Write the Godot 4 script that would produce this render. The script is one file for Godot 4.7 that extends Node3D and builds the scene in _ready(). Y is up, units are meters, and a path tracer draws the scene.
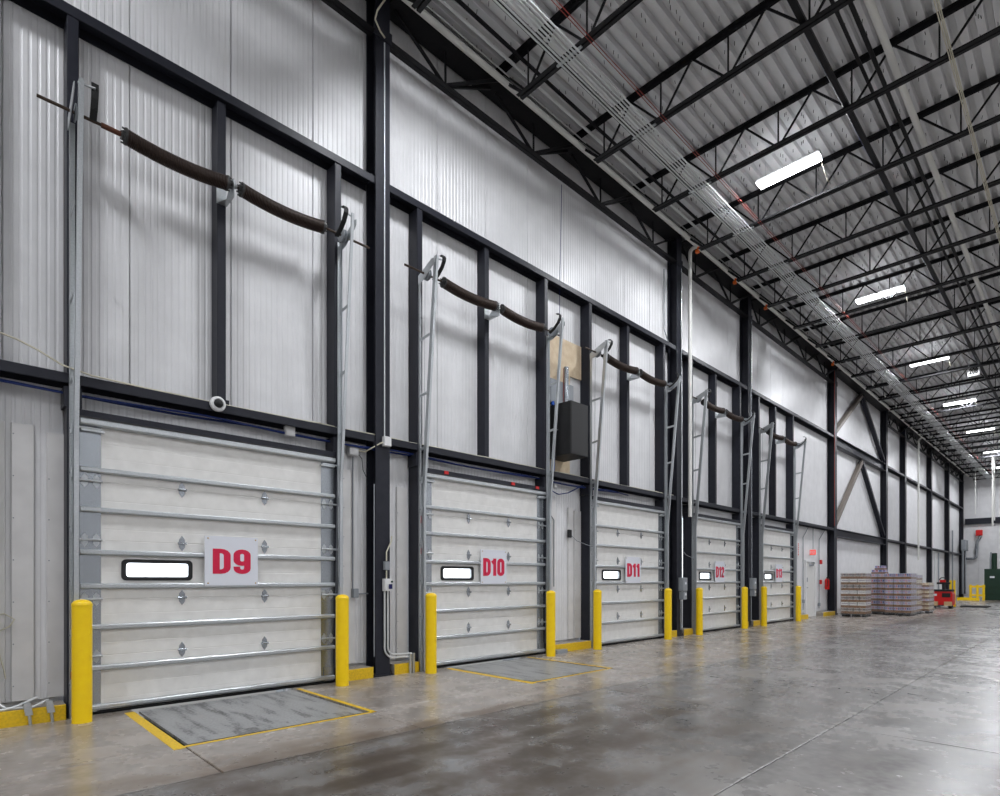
extends Node3D
# Loading dock hall. x runs along the dock wall, y is up, z points from the dock wall (z = 0) into the hall.

const DOOR_X = [2.43, 6.79, 11.15, 15.51, 19.87]
const DOOR_TEXT = ["D9", "D10", "D11", "D12", "D13"]
const HALF = 1.43              # half the width of a door leaf
const COLUMN_X = [0.16, 4.62, 13.32, 17.62, 26.05, 34.5, 38.75, 46.3, 52.9, 59.6]
const FAR_X = 60.4
const BACK_X = -14.0
const RIGHT_Z = 26.0
const JOIST_0 = 4.78
const JOIST_STEP = 2.11
const DECK_Y = 10.2

var M := {}
var used := {}
var unit_rod: ArrayMesh

# ------------------------------------------------------------------ naming helpers
func numbered(called: String) -> String:
	if not used.has(called):
		used[called] = 0
		return called
	used[called] += 1
	return "%s_%03d" % [called, used[called]]

func thing(called: String, label: String, category: String, at := Vector3.ZERO, group := "") -> Node3D:
	var o := Node3D.new()
	o.name = numbered(called)
	add_child(o)
	o.position = at
	o.set_meta("label", label)
	o.set_meta("category", category)
	if group != "":
		o.set_meta("group", group)
	return o

func structure(called: String, at := Vector3.ZERO) -> Node3D:
	var o := Node3D.new()
	o.name = called
	add_child(o)
	o.position = at
	o.set_meta("kind", "structure")
	return o

func part(st: SurfaceTool, called: String, m: Material, parent: Node3D, at := Vector3.ZERO) -> MeshInstance3D:
	var o := MeshInstance3D.new()
	o.mesh = st.commit()
	o.material_override = m
	o.name = called
	parent.add_child(o, true)
	o.position = at
	return o

func shared(mesh: Mesh, called: String, m: Material, parent: Node3D, t := Transform3D.IDENTITY) -> MeshInstance3D:
	var o := MeshInstance3D.new()
	o.mesh = mesh
	o.material_override = m
	o.name = called
	parent.add_child(o, true)
	o.transform = t
	return o

func single(st: SurfaceTool, called: String, m: Material, label: String, category: String, at := Vector3.ZERO, group := "") -> MeshInstance3D:
	var o := MeshInstance3D.new()
	o.mesh = st.commit()
	o.material_override = m
	o.name = numbered(called)
	add_child(o)
	o.position = at
	o.set_meta("label", label)
	o.set_meta("category", category)
	if group != "":
		o.set_meta("group", group)
	return o

func copy(o: Node3D, base_name: String) -> Node3D:
	var c: Node3D = o.duplicate()
	c.name = numbered(base_name)
	add_child(c)
	return c

# ------------------------------------------------------------------ shape helpers
func mb() -> SurfaceTool:
	var st := SurfaceTool.new()
	st.begin(Mesh.PRIMITIVE_TRIANGLES)
	return st

# corners given counter-clockwise as seen from outside
func quad(st: SurfaceTool, a: Vector3, b: Vector3, c: Vector3, d: Vector3) -> void:
	var n := (b - a).cross(c - a)
	if n.length_squared() < 1e-14:
		n = (c - a).cross(d - a)
	n = n.normalized()
	for v in [a, c, b, a, d, c]:
		st.set_normal(n)
		st.set_uv(Vector2(v.x + v.z * 0.3, -v.y))
		st.add_vertex(v)

func tri(st: SurfaceTool, a: Vector3, b: Vector3, c: Vector3) -> void:
	var n := (b - a).cross(c - a).normalized()
	for v in [a, c, b]:
		st.set_normal(n)
		st.set_uv(Vector2(v.x + v.z * 0.3, -v.y))
		st.add_vertex(v)

func box(st: SurfaceTool, lo: Vector3, hi: Vector3) -> void:
	hexa(st, [Vector3(lo.x, lo.y, lo.z), Vector3(hi.x, lo.y, lo.z), Vector3(hi.x, lo.y, hi.z), Vector3(lo.x, lo.y, hi.z),
		Vector3(lo.x, hi.y, lo.z), Vector3(hi.x, hi.y, lo.z), Vector3(hi.x, hi.y, hi.z), Vector3(lo.x, hi.y, hi.z)])

# p: four lower corners (back left, back right, front right, front left), then the four upper ones
func hexa(st: SurfaceTool, p: Array) -> void:
	quad(st, p[0], p[1], p[2], p[3])
	quad(st, p[7], p[6], p[5], p[4])
	quad(st, p[3], p[2], p[6], p[7])
	quad(st, p[1], p[0], p[4], p[5])
	quad(st, p[0], p[3], p[7], p[4])
	quad(st, p[2], p[1], p[5], p[6])

# box with chamfered vertical/horizontal edges: a closed outline extruded along an axis
func extrude(st: SurfaceTool, outline: PackedVector2Array, a: Vector3, ax: Vector3, ay: Vector3, along: Vector3) -> void:
	var pts := outline
	if Geometry2D.is_polygon_clockwise(pts):
		pts = pts.duplicate()
		pts.reverse()
	var flip := ax.cross(ay).dot(along) < 0.0
	var n := pts.size()
	for i in n:
		var p := a + ax * pts[i].x + ay * pts[i].y
		var q := a + ax * pts[(i + 1) % n].x + ay * pts[(i + 1) % n].y
		if flip:
			quad(st, q, p, p + along, q + along)
		else:
			quad(st, p, q, q + along, p + along)
	var t := Geometry2D.triangulate_polygon(pts)
	for i in range(0, t.size(), 3):
		var k := [t[i], t[i + 1], t[i + 2]]
		var q := []
		for j in 3:
			q.append(a + ax * pts[k[j]].x + ay * pts[k[j]].y)
		var n3: Vector3 = (q[1] - q[0]).cross(q[2] - q[0])
		if n3.dot(along) > 0.0:
			tri(st, q[2], q[1], q[0])
			tri(st, q[0] + along, q[1] + along, q[2] + along)
		else:
			tri(st, q[0], q[1], q[2])
			tri(st, q[2] + along, q[1] + along, q[0] + along)

func chamfered(w: float, h: float, c: float) -> PackedVector2Array:
	var x := w / 2.0
	var y := h / 2.0
	return PackedVector2Array([Vector2(-x + c, -y), Vector2(x - c, -y), Vector2(x, -y + c), Vector2(x, y - c), Vector2(x - c, y), Vector2(-x + c, y), Vector2(-x, y - c), Vector2(-x, -y + c)])

# chamfered box standing on a centre point; extruded along y
func cbox(st: SurfaceTool, c: Vector3, s: Vector3, ch := 0.008) -> void:
	extrude(st, chamfered(s.x, s.z, ch), c - Vector3(0, s.y / 2.0, 0), Vector3.RIGHT, Vector3.BACK, Vector3(0, s.y, 0))

# straight member of rectangular section from a to b
func bar(st: SurfaceTool, a: Vector3, b: Vector3, w: float, h: float, up := Vector3.UP) -> void:
	var d := (b - a).normalized()
	var side := d.cross(up)
	if side.length() < 0.01:
		side = d.cross(Vector3.RIGHT)
	side = side.normalized()
	var v := side.cross(d).normalized()
	extrude(st, chamfered(w, h, minf(w, h) * 0.12), a, side, v, b - a)

# L-section from a to b
func angle(st: SurfaceTool, a: Vector3, b: Vector3, w: float, t: float, sx: Vector3, sy: Vector3) -> void:
	extrude(st, PackedVector2Array([Vector2(0, 0), Vector2(w, 0), Vector2(w, t), Vector2(t, t), Vector2(t, w), Vector2(0, w)]), a, sx, sy, b - a)

func tube(st: SurfaceTool, pts: Array, r: float, n := 8) -> void:
	var rings := []
	var norms := []
	var u := Vector3.ZERO
	for i in pts.size():
		var d: Vector3
		if i == 0:
			d = pts[1] - pts[0]
		elif i == pts.size() - 1:
			d = pts[i] - pts[i - 1]
		else:
			d = (pts[i] - pts[i - 1]).normalized() + (pts[i + 1] - pts[i]).normalized()
		d = d.normalized()
		if u == Vector3.ZERO:
			u = d.cross(Vector3.UP)
			if u.length() < 0.05:
				u = d.cross(Vector3.RIGHT)
		u = (u - d * u.dot(d)).normalized()
		var v := d.cross(u)
		var ring := []
		var nn := []
		for k in n:
			var t := TAU * k / n
			var o: Vector3 = u * cos(t) + v * sin(t)
			ring.append(pts[i] + o * r)
			nn.append(o)
		rings.append(ring)
		norms.append(nn)
	for i in rings.size() - 1:
		for k in n:
			var j := (k + 1) % n
			var a := [rings[i][k], rings[i][j], rings[i + 1][j], rings[i + 1][k]]
			var m := [norms[i][k], norms[i][j], norms[i + 1][j], norms[i + 1][k]]
			for q in [0, 2, 1, 0, 3, 2]:
				st.set_normal(m[q])
				st.set_uv(Vector2(a[q].x + a[q].z, a[q].y))
				st.add_vertex(a[q])
	for k in range(1, n - 1):
		tri(st, rings[0][0], rings[0][k + 1], rings[0][k])
		tri(st, rings[-1][0], rings[-1][k], rings[-1][k + 1])

# turned shape: profile of (radius, distance along axis) from base point
func lathe(st: SurfaceTool, base: Vector3, axis: Vector3, profile: Array, n := 16, sag := 0.0) -> void:
	var u := axis.cross(Vector3.UP)
	if u.length() < 0.05:
		u = axis.cross(Vector3.RIGHT)
	u = u.normalized()
	var v := axis.cross(u).normalized()
	for i in profile.size() - 1:
		var p0: Vector2 = profile[i]
		var p1: Vector2 = profile[i + 1]
		var slope := Vector2(p1.y - p0.y, p0.x - p1.x).normalized()
		var c0 := base + axis * p0.y
		var c1 := base + axis * p1.y
		if sag > 0.0:
			var whole: float = profile[-1].y
			c0.y -= sag * 4.0 * p0.y / whole * (1.0 - p0.y / whole) + 0.004
			c1.y -= sag * 4.0 * p1.y / whole * (1.0 - p1.y / whole) + 0.004
		for k in n:
			var t0 := TAU * k / n
			var t1 := TAU * (k + 1) / n
			var o0 := u * cos(t0) + v * sin(t0)
			var o1 := u * cos(t1) + v * sin(t1)
			var a := [c0 + o0 * p0.x, c0 + o1 * p0.x, c1 + o1 * p1.x, c1 + o0 * p1.x]
			var nn := [o0 * slope.x + axis * slope.y, o1 * slope.x + axis * slope.y, o1 * slope.x + axis * slope.y, o0 * slope.x + axis * slope.y]
			for q in [0, 2, 1, 0, 3, 2]:
				st.set_normal(nn[q])
				st.set_uv(Vector2(a[q].x, a[q].y))
				st.add_vertex(a[q])

# rounded outline of a rectangle
func rounded(w: float, h: float, r: float, n := 4) -> PackedVector2Array:
	var o := PackedVector2Array()
	for c in [[w / 2 - r, h / 2 - r, 0.0], [-w / 2 + r, h / 2 - r, PI / 2], [-w / 2 + r, -h / 2 + r, PI], [w / 2 - r, -h / 2 + r, 1.5 * PI]]:
		for k in n + 1:
			var t: float = c[2] + PI / 2 * k / n
			o.append(Vector2(c[0] + r * cos(t), c[1] + r * sin(t)))
	return o

# ring between two outlines with the same number of points, facing +z, of given depth
func ring(st: SurfaceTool, outer: PackedVector2Array, inner: PackedVector2Array, c: Vector3, depth: float) -> void:
	var n := outer.size()
	for i in n:
		var j := (i + 1) % n
		var o0 := c + Vector3(outer[i].x, outer[i].y, depth)
		var o1 := c + Vector3(outer[j].x, outer[j].y, depth)
		var i0 := c + Vector3(inner[i].x, inner[i].y, depth)
		var i1 := c + Vector3(inner[j].x, inner[j].y, depth)
		var back := Vector3(0, 0, -depth)
		quad(st, i0, o0, o1, i1)
		quad(st, o0, o0 + back, o1 + back, o1)
		quad(st, i1, i1 + back, i0 + back, i0)

func arc(c: Vector3, u: Vector3, v: Vector3, r: float, t0: float, t1: float, n: int) -> Array:
	var o := []
	for k in n + 1:
		var t := lerpf(t0, t1, float(k) / n)
		o.append(c + (u * cos(t) + v * sin(t)) * r)
	return o

# unit member along +y, section 1 x 1, to be placed between two points
func rod_at(a: Vector3, b: Vector3, w: float, h: float) -> Transform3D:
	var d := b - a
	var y := d.normalized()
	var x := y.cross(Vector3.RIGHT)
	if x.length() < 0.05:
		x = y.cross(Vector3.BACK)
	x = x.normalized()
	var z := x.cross(y)
	return Transform3D(Basis(x * w, d, z * h), a)

# ------------------------------------------------------------------ materials
func flat(c: Color, rough := 0.5, metal := 0.0) -> StandardMaterial3D:
	var m := StandardMaterial3D.new()
	m.albedo_color = c
	m.roughness = rough
	m.metallic = metal
	return m

func noise_bytes(s: int, freq: float, w: int, h: int, type := FastNoiseLite.TYPE_SIMPLEX_SMOOTH, octaves := 4, seamless := true) -> PackedByteArray:
	var n := FastNoiseLite.new()
	n.seed = s
	n.frequency = freq
	n.noise_type = type
	n.fractal_octaves = octaves
	var im: Image
	if seamless:
		im = n.get_seamless_image(w, h, false, false, 0.15, true)
	else:
		im = n.get_image(w, h, false, false, true)
	im.convert(Image.FORMAT_L8)
	return im.get_data()

# a tileable mottled colour
func mottled(a: Color, b: Color, s: int, freq: float, size := 256, octaves := 4) -> ImageTexture:
	var n := noise_bytes(s, freq, size, size, FastNoiseLite.TYPE_SIMPLEX_SMOOTH, octaves)
	var d := PackedByteArray()
	d.resize(size * size * 3)
	for i in size * size:
		var c := a.lerp(b, n[i] / 255.0)
		d[i * 3] = int(c.r * 255)
		d[i * 3 + 1] = int(c.g * 255)
		d[i * 3 + 2] = int(c.b * 255)
	var im := Image.create_from_data(size, size, false, Image.FORMAT_RGB8, d)
	im.generate_mipmaps()
	return ImageTexture.create_from_image(im)

func textured(a: Color, b: Color, s: int, freq: float, metres: float, rough := 0.5, metal := 0.0) -> StandardMaterial3D:
	var m := flat(Color.WHITE, rough, metal)
	m.albedo_texture = mottled(a, b, s, freq)
	m.uv1_triplanar = true
	m.uv1_world_triplanar = true
	m.uv1_scale = Vector3.ONE / metres
	return m

const FLOOR_U = 24.0
const FLOOR_V = 12.0

func floor_material() -> StandardMaterial3D:
	var w := 2048
	var h := 1024
	var n1 := noise_bytes(11, 0.006, w, h, FastNoiseLite.TYPE_SIMPLEX_SMOOTH, 5)      # broad patches
	var n2 := noise_bytes(12, 0.025, w, h, FastNoiseLite.TYPE_SIMPLEX_SMOOTH, 6)      # mottling
	var n3 := noise_bytes(13, 0.12, w, h, FastNoiseLite.TYPE_SIMPLEX_SMOOTH, 4)       # grain
	var n4 := noise_bytes(14, 0.016, w, h, FastNoiseLite.TYPE_SIMPLEX_SMOOTH, 5)      # wear
	var n5 := noise_bytes(15, 0.03, 256, h, FastNoiseLite.TYPE_SIMPLEX_SMOOTH, 5)     # stretched along x: tyre tracks
	var col := PackedByteArray()
	col.resize(w * h * 3)
	var rgh := PackedByteArray()
	rgh.resize(w * h)
	for j in h:
		var z := FLOOR_V * j / h
		var apron := clampf((3.06 - z) / 0.02, 0.0, 1.0)                              # newer, paler pour in front of the doors
		var lane_z := smoothstep(2.3, 3.2, z) * (1.0 - smoothstep(4.6, 6.2, z))        # lane where trucks turn
		for i in w:
			var k := j * w + i
			var x := FLOOR_U * i / w
			var a := n1[k] / 255.0 - 0.5
			var b := n2[k] / 255.0 - 0.5
			var c := n3[k] / 255.0 - 0.5
			var e := n4[k] / 255.0 - 0.5
			var fx := x / FLOOR_U * 256.0
			var ix := int(fx)
			var s := lerpf(n5[j * 256 + ix], n5[j * 256 + (ix + 1) % 256], fx - ix) / 255.0 - 0.5
			var lane := lane_z * (1.0 - smoothstep(5.0, 11.0, x))
			var v := 0.562 + a * 0.13 + b * 0.17 + c * 0.11 + apron * 0.06
			var dirt := smoothstep(-0.12, 0.62, 0.55 * b + 0.5 * s + 0.4 * c + 0.45 * e + 0.30 * lane + 0.02)
			dirt *= 0.35 + 0.65 * lane
			v -= dirt * 0.31
			v += smoothstep(-0.1, 0.5, e * 0.7 + c * 0.6) * 0.03 - lane * 0.05 * (1.0 - apron)
			var warm := 0.012 + 0.03 * dirt + 0.02 * apron
			col[k * 3] = int(clampf(v + warm, 0.0, 1.0) * 255)
			col[k * 3 + 1] = int(clampf(v + 0.001, 0.0, 1.0) * 255)
			col[k * 3 + 2] = int(clampf(v - warm * 0.9, 0.0, 1.0) * 255)
			rgh[k] = int(clampf(0.265 + b * 0.10 + a * 0.10 + e * 0.05 + dirt * 0.10 + c * 0.04, 0.15, 0.7) * 255)
	var ci := Image.create_from_data(w, h, false, Image.FORMAT_RGB8, col)
	ci.generate_mipmaps()
	var ri := Image.create_from_data(w, h, false, Image.FORMAT_L8, rgh)
	ri.generate_mipmaps()
	var m := flat(Color(0.93, 0.93, 0.93), 1.0)
	m.albedo_texture = ImageTexture.create_from_image(ci)
	m.roughness_texture = ImageTexture.create_from_image(ri)
	return m

func plate_material() -> StandardMaterial3D:
	var w := 512
	var n1 := noise_bytes(31, 0.02, w, w)
	var n2 := noise_bytes(32, 0.09, w, w, FastNoiseLite.TYPE_SIMPLEX_SMOOTH, 5)
	var d := PackedByteArray()
	d.resize(w * w * 3)
	for j in w:
		for i in w:
			var k := j * w + i
			var s := n1[(j / 6) * w + i] / 255.0                                      # drag marks running into the trailer
			var v := 0.60 - smoothstep(0.5, 0.85, s * 0.6 + n2[k] / 255.0 * 0.45) * 0.3 + (n2[k] / 255.0 - 0.5) * 0.12
			d[k * 3] = int(clampf(v, 0, 1) * 255)
			d[k * 3 + 1] = int(clampf(v * 0.995, 0, 1) * 255)
			d[k * 3 + 2] = int(clampf(v * 0.985, 0, 1) * 255)
	var im := Image.create_from_data(w, w, false, Image.FORMAT_RGB8, d)
	im.generate_mipmaps()
	var m := flat(Color(0.98, 0.99, 1.0), 0.42)
	m.albedo_texture = ImageTexture.create_from_image(im)
	m.uv1_triplanar = true
	m.uv1_world_triplanar = true
	m.uv1_scale = Vector3.ONE / 1.9
	return m

func print_texture(base: Color, cols: Array, s: int, cells: int) -> StandardMaterial3D:
	var im := Image.create(64, 32, false, Image.FORMAT_RGB8)
	im.fill(base)
	var rng := RandomNumberGenerator.new()
	rng.seed = s
	for k in cells:
		var x := k * 64 / cells
		im.fill_rect(Rect2i(x + 2, 5, 64 / cells - 4, 22), cols[k % cols.size()])
		im.fill_rect(Rect2i(x + 4 + rng.randi() % 3, 9 + rng.randi() % 4, 64 / cells - 9, 6), cols[(k + 1) % cols.size()])
		im.fill_rect(Rect2i(x + 4, 20, 64 / cells - 8, 3), base)
	var m := flat(Color.WHITE, 0.45)
	m.albedo_texture = ImageTexture.create_from_image(im)
	return m

func make_materials() -> void:
	M.panel = textured(Color(0.845, 0.845, 0.85), Color(0.90, 0.90, 0.905), 3, 0.02, 3.0, 0.36)
	M.trim = textured(Color(0.83, 0.825, 0.82), Color(0.89, 0.885, 0.88), 4, 0.02, 2.0, 0.42)
	M.leaf = textured(Color(0.86, 0.855, 0.84), Color(0.91, 0.905, 0.89), 5, 0.03, 1.5, 0.4)
	M.galv = textured(Color(0.70, 0.72, 0.73), Color(0.78, 0.79, 0.80), 6, 0.06, 0.35, 0.36, 0.7)
	M.stile = textured(Color(0.62, 0.64, 0.66), Color(0.69, 0.71, 0.73), 7, 0.06, 0.3, 0.26, 0.85)
	M.steel = textured(Color(0.15, 0.155, 0.185), Color(0.175, 0.18, 0.21), 8, 0.03, 1.5, 0.42)
	M.joist = textured(Color(0.10, 0.10, 0.11), Color(0.13, 0.13, 0.14), 9, 0.03, 1.0, 0.5)
	M.deck = textured(Color(0.82, 0.825, 0.83), Color(0.88, 0.88, 0.885), 10, 0.015, 3.0, 0.4, 0.0)
	M.spring = textured(Color(0.16, 0.12, 0.10), Color(0.26, 0.20, 0.17), 16, 0.08, 0.5, 0.5, 0.35)
	M.shaft = textured(Color(0.20, 0.16, 0.13), Color(0.34, 0.28, 0.24), 17, 0.08, 0.3, 0.5, 0.5)
	M.primer = flat(Color(0.42, 0.39, 0.36), 0.5)
	M.cone = flat(Color(0.27, 0.27, 0.27), 0.45, 0.5)
	M.yellow = textured(Color(0.98, 0.81, 0.01), Color(1.0, 0.85, 0.03), 18, 0.03, 0.8, 0.34)
	M.paint = textured(Color(0.80, 0.65, 0.06), Color(0.95, 0.79, 0.10), 19, 0.09, 0.8, 0.45)
	M.curbtop = textured(Color(0.52, 0.49, 0.46), Color(0.68, 0.66, 0.63), 20, 0.05, 1.0, 0.8)
	M.floor = floor_material()
	M.plate = plate_material()
	M.black = flat(Color(0.05, 0.05, 0.055), 0.5)
	M.rubber = flat(Color(0.03, 0.03, 0.03), 0.75)
	M.boxblack = flat(Color(0.085, 0.085, 0.09), 0.55)
	M.white = flat(Color(0.88, 0.88, 0.88), 0.45)
	M.sign = flat(Color(0.87, 0.88, 0.91), 0.4)
	M.crimson = flat(Color(0.83, 0.05, 0.26), 0.5)
	M.red = flat(Color(0.80, 0.05, 0.05), 0.4)
	M.orange = flat(Color(0.86, 0.38, 0.05), 0.5)
	M.grey = flat(Color(0.56, 0.58, 0.60), 0.45)
	M.pipe = flat(Color(0.88, 0.88, 0.86), 0.5)
	M.conduit = flat(Color(0.84, 0.85, 0.85), 0.38, 0.25)
	M.ply = textured(Color(0.82, 0.73, 0.60), Color(0.89, 0.82, 0.71), 21, 0.02, 0.9, 0.7)
	M.blue = flat(Color(0.04, 0.16, 0.42), 0.5)
	M.bluebright = flat(Color(0.05, 0.32, 0.72), 0.5)
	M.cable = flat(Color(0.82, 0.80, 0.72), 0.6)
	M.brown = flat(Color(0.36, 0.20, 0.13), 0.6)
	M.redwire = flat(Color(0.55, 0.20, 0.16), 0.5)
	M.brass = flat(Color(0.75, 0.62, 0.25), 0.4, 0.6)
	M.card = textured(Color(0.46, 0.32, 0.19), Color(0.55, 0.40, 0.26), 22, 0.05, 0.6, 0.8)
	M.print_a = print_texture(Color(0.80, 0.79, 0.77), [Color(0.12, 0.10, 0.11), Color(0.50, 0.33, 0.27), Color(0.09, 0.10, 0.17)], 5, 4)
	M.print_b = print_texture(Color(0.90, 0.90, 0.89), [Color(0.88, 0.88, 0.88), Color(0.45, 0.45, 0.47)], 6, 1)
	M.print_c = print_texture(Color(0.74, 0.76, 0.86), [Color(0.36, 0.40, 0.62), Color(0.80, 0.40, 0.30), Color(0.20, 0.23, 0.42)], 7, 4)
	M.print_d = print_texture(Color(0.80, 0.80, 0.84), [Color(0.60, 0.64, 0.82), Color(0.80, 0.55, 0.55)], 8, 3)
	M.print_e = print_texture(Color(0.90, 0.87, 0.76), [Color(0.84, 0.79, 0.62), Color(0.66, 0.44, 0.40)], 9, 3)
	M.film = flat(Color(0.92, 0.93, 0.95, 0.07), 0.2)
	M.film.transparency = BaseMaterial3D.TRANSPARENCY_ALPHA
	M.glass = flat(Color(0.93, 0.96, 0.97, 0.10), 0.03)
	M.glass.transparency = BaseMaterial3D.TRANSPARENCY_ALPHA
	M.green = textured(Color(0.03, 0.17, 0.11), Color(0.06, 0.24, 0.16), 23, 0.04, 1.0, 0.45)
	M.pallet = flat(Color(0.07, 0.07, 0.08), 0.7)
	M.wood = textured(Color(0.72, 0.60, 0.44), Color(0.82, 0.71, 0.55), 24, 0.04, 0.5, 0.75)
	M.lens = flat(Color(0.95, 0.95, 0.95), 0.5)
	M.lens.emission_enabled = true
	M.lens.emission = Color(0.97, 0.98, 1.0)
	M.lens.emission_energy_multiplier = 6.0
	M.exit = flat(Color(0.85, 0.3, 0.27), 0.5)
	M.exit.emission_enabled = true
	M.exit.emission = Color(1.0, 0.25, 0.2)
	M.exit.emission_energy_multiplier = 0.35
	M.door = flat(Color(0.86, 0.86, 0.85), 0.4)
	M.screen = flat(Color(0.05, 0.06, 0.30), 0.3)
	for k in ["steel", "joist"]:
		M[k].metallic_specular = 0.32
	var st := mb()
	bar(st, Vector3.ZERO, Vector3(0, 1, 0), 1.0, 1.0, Vector3.BACK)
	unit_rod = st.commit()

# ------------------------------------------------------------------ scene
func _ready() -> void:
	var cam := Camera3D.new()
	cam.name = "camera"
	add_child(cam)
	cam.position = Vector3(0, 1.41, 7.5)
	cam.rotation_degrees = Vector3(0, -44.114, 0)
	cam.set_frustum(0.05 * 796.0 / 573.0, Vector2(0, 0.05 * 182.0 / 573.0), 0.05, 200.0)
	cam.current = true

	var we := WorldEnvironment.new()
	we.name = "environment"
	var env := Environment.new()
	env.background_mode = Environment.BG_SKY
	var sky := Sky.new()
	var sm := ProceduralSkyMaterial.new()
	sm.sky_top_color = Color(0.72, 0.80, 0.90)
	sm.sky_horizon_color = Color(0.92, 0.95, 0.98)
	sm.ground_horizon_color = Color(0.80, 0.82, 0.84)
	sm.ground_bottom_color = Color(0.45, 0.45, 0.45)
	sm.sky_energy_multiplier = 1.6
	sky.sky_material = sm
	env.sky = sky
	env.tonemap_mode = Environment.TONE_MAPPER_LINEAR
	env.tonemap_exposure = EXPOSURE
	env.sdfgi_enabled = true
	env.ssao_enabled = true
	env.ssil_enabled = true
	we.environment = env
	add_child(we)

	make_materials()
	build_lights()
	build_shell()
	build_steel()
	build_roof()
	for i in 5:
		build_dock(i)
	build_bollards()
	build_ceiling_services()
	build_wall_services()
	build_far_end()
	build_goods()

const EXPOSURE = 1.75
const LAMP_ENERGY = 15.0

# ------------------------------------------------------------------ lamps
func build_lights() -> void:
	var proto: Node3D = null
	var y := 9.75
	for row in [3.2, 13.0, 22.8]:
		for k in 10:
			var x := -9.55 + 7.3 * k
			if row > 4.0 and (x > 50.0):
				continue
			var f: Node3D
			if proto == null:
				f = thing("ceiling_light", "long white linear light fixture hung between the dark roof joists", "ceiling light", Vector3.ZERO, "linear ceiling lights")
				var st := mb()
				extrude(st, PackedVector2Array([Vector2(-0.10, 0.03), Vector2(0.10, 0.03), Vector2(0.10, 0.06), Vector2(0.06, 0.095), Vector2(-0.06, 0.095), Vector2(-0.10, 0.06)]), Vector3(0, 0, -0.6), Vector3.RIGHT, Vector3.UP, Vector3(0, 0, 1.2))
				part(st, "housing", M.white, f)
				st = mb()
				extrude(st, PackedVector2Array([Vector2(-0.10, 0.03), Vector2(-0.15, -0.015), Vector2(-0.13, -0.035), Vector2(0.13, -0.035), Vector2(0.15, -0.015), Vector2(0.10, 0.03)]), Vector3(0, 0, -0.59), Vector3.RIGHT, Vector3.UP, Vector3(0, 0, 1.18))
				part(st, "lens", M.lens, f)
				for s in [-0.45, 0.45]:
					st = mb()
					tube(st, [Vector3(0, 0.08, s), Vector3(0, 0.42, s)], 0.004, 5)
					part(st, "hanger_wire", M.galv, f)
				st = mb()
				tube(st, [Vector3(0, 0.08, 0.52), Vector3(0.12, 0.02, 0.57), Vector3(0.3, -0.14, 0.58), Vector3(0.62, -0.19, 0.56)], 0.006, 5)
				part(st, "power_cord", M.cable, f)
				var l := AreaLight3D.new()
				l.name = "lamp_glow"
				l.area_size = Vector2(0.25, 1.15)
				l.light_energy = LAMP_ENERGY
				l.light_color = Color(0.97, 0.98, 1.0)
				l.shadow_enabled = true
				l.set("area_range", 40.0)
				l.position = Vector3(0, -0.045, 0)
				l.rotation_degrees = Vector3(-90, 0, 0)
				f.add_child(l)
				proto = f
			else:
				f = copy(proto, "ceiling_light")
			f.position = Vector3(x, y, row)

# ------------------------------------------------------------------ walls, floor, roof deck
# profiled panel: width w, height h, front at z = 0, joints recessed by the gap between neighbours
func panel_mesh(w: float, h: float, pitch := 0.072) -> ArrayMesh:
	var st := mb()
	var g := 0.004
	var pts := [Vector2(g, -0.045), Vector2(g, -0.012), Vector2(g + 0.008, 0.0)]
	var n := int((w - 0.06) / pitch)
	var x0 := (w - n * pitch) / 2.0
	for i in n:
		var x := x0 + pitch * i
		pts.append_array([Vector2(x + pitch * 0.22, 0.0), Vector2(x + pitch * 0.30, -0.006), Vector2(x + pitch * 0.52, -0.006), Vector2(x + pitch * 0.68, 0.0)])
	pts.append_array([Vector2(w - g - 0.008, 0.0), Vector2(w - g, -0.012), Vector2(w - g, -0.045)])
	for i in pts.size() - 1:
		var a: Vector2 = pts[i]
		var b: Vector2 = pts[i + 1]
		quad(st, Vector3(a.x, 0, a.y), Vector3(b.x, 0, b.y), Vector3(b.x, h, b.y), Vector3(a.x, h, a.y))
	quad(st, Vector3(g, 0, -0.045), Vector3(w - g, 0, -0.045), Vector3(w - g, 0, 0), Vector3(g, 0, 0))
	quad(st, Vector3(g, h, 0), Vector3(w - g, h, 0), Vector3(w - g, h, -0.045), Vector3(g, h, -0.045))
	return st.commit()

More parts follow.
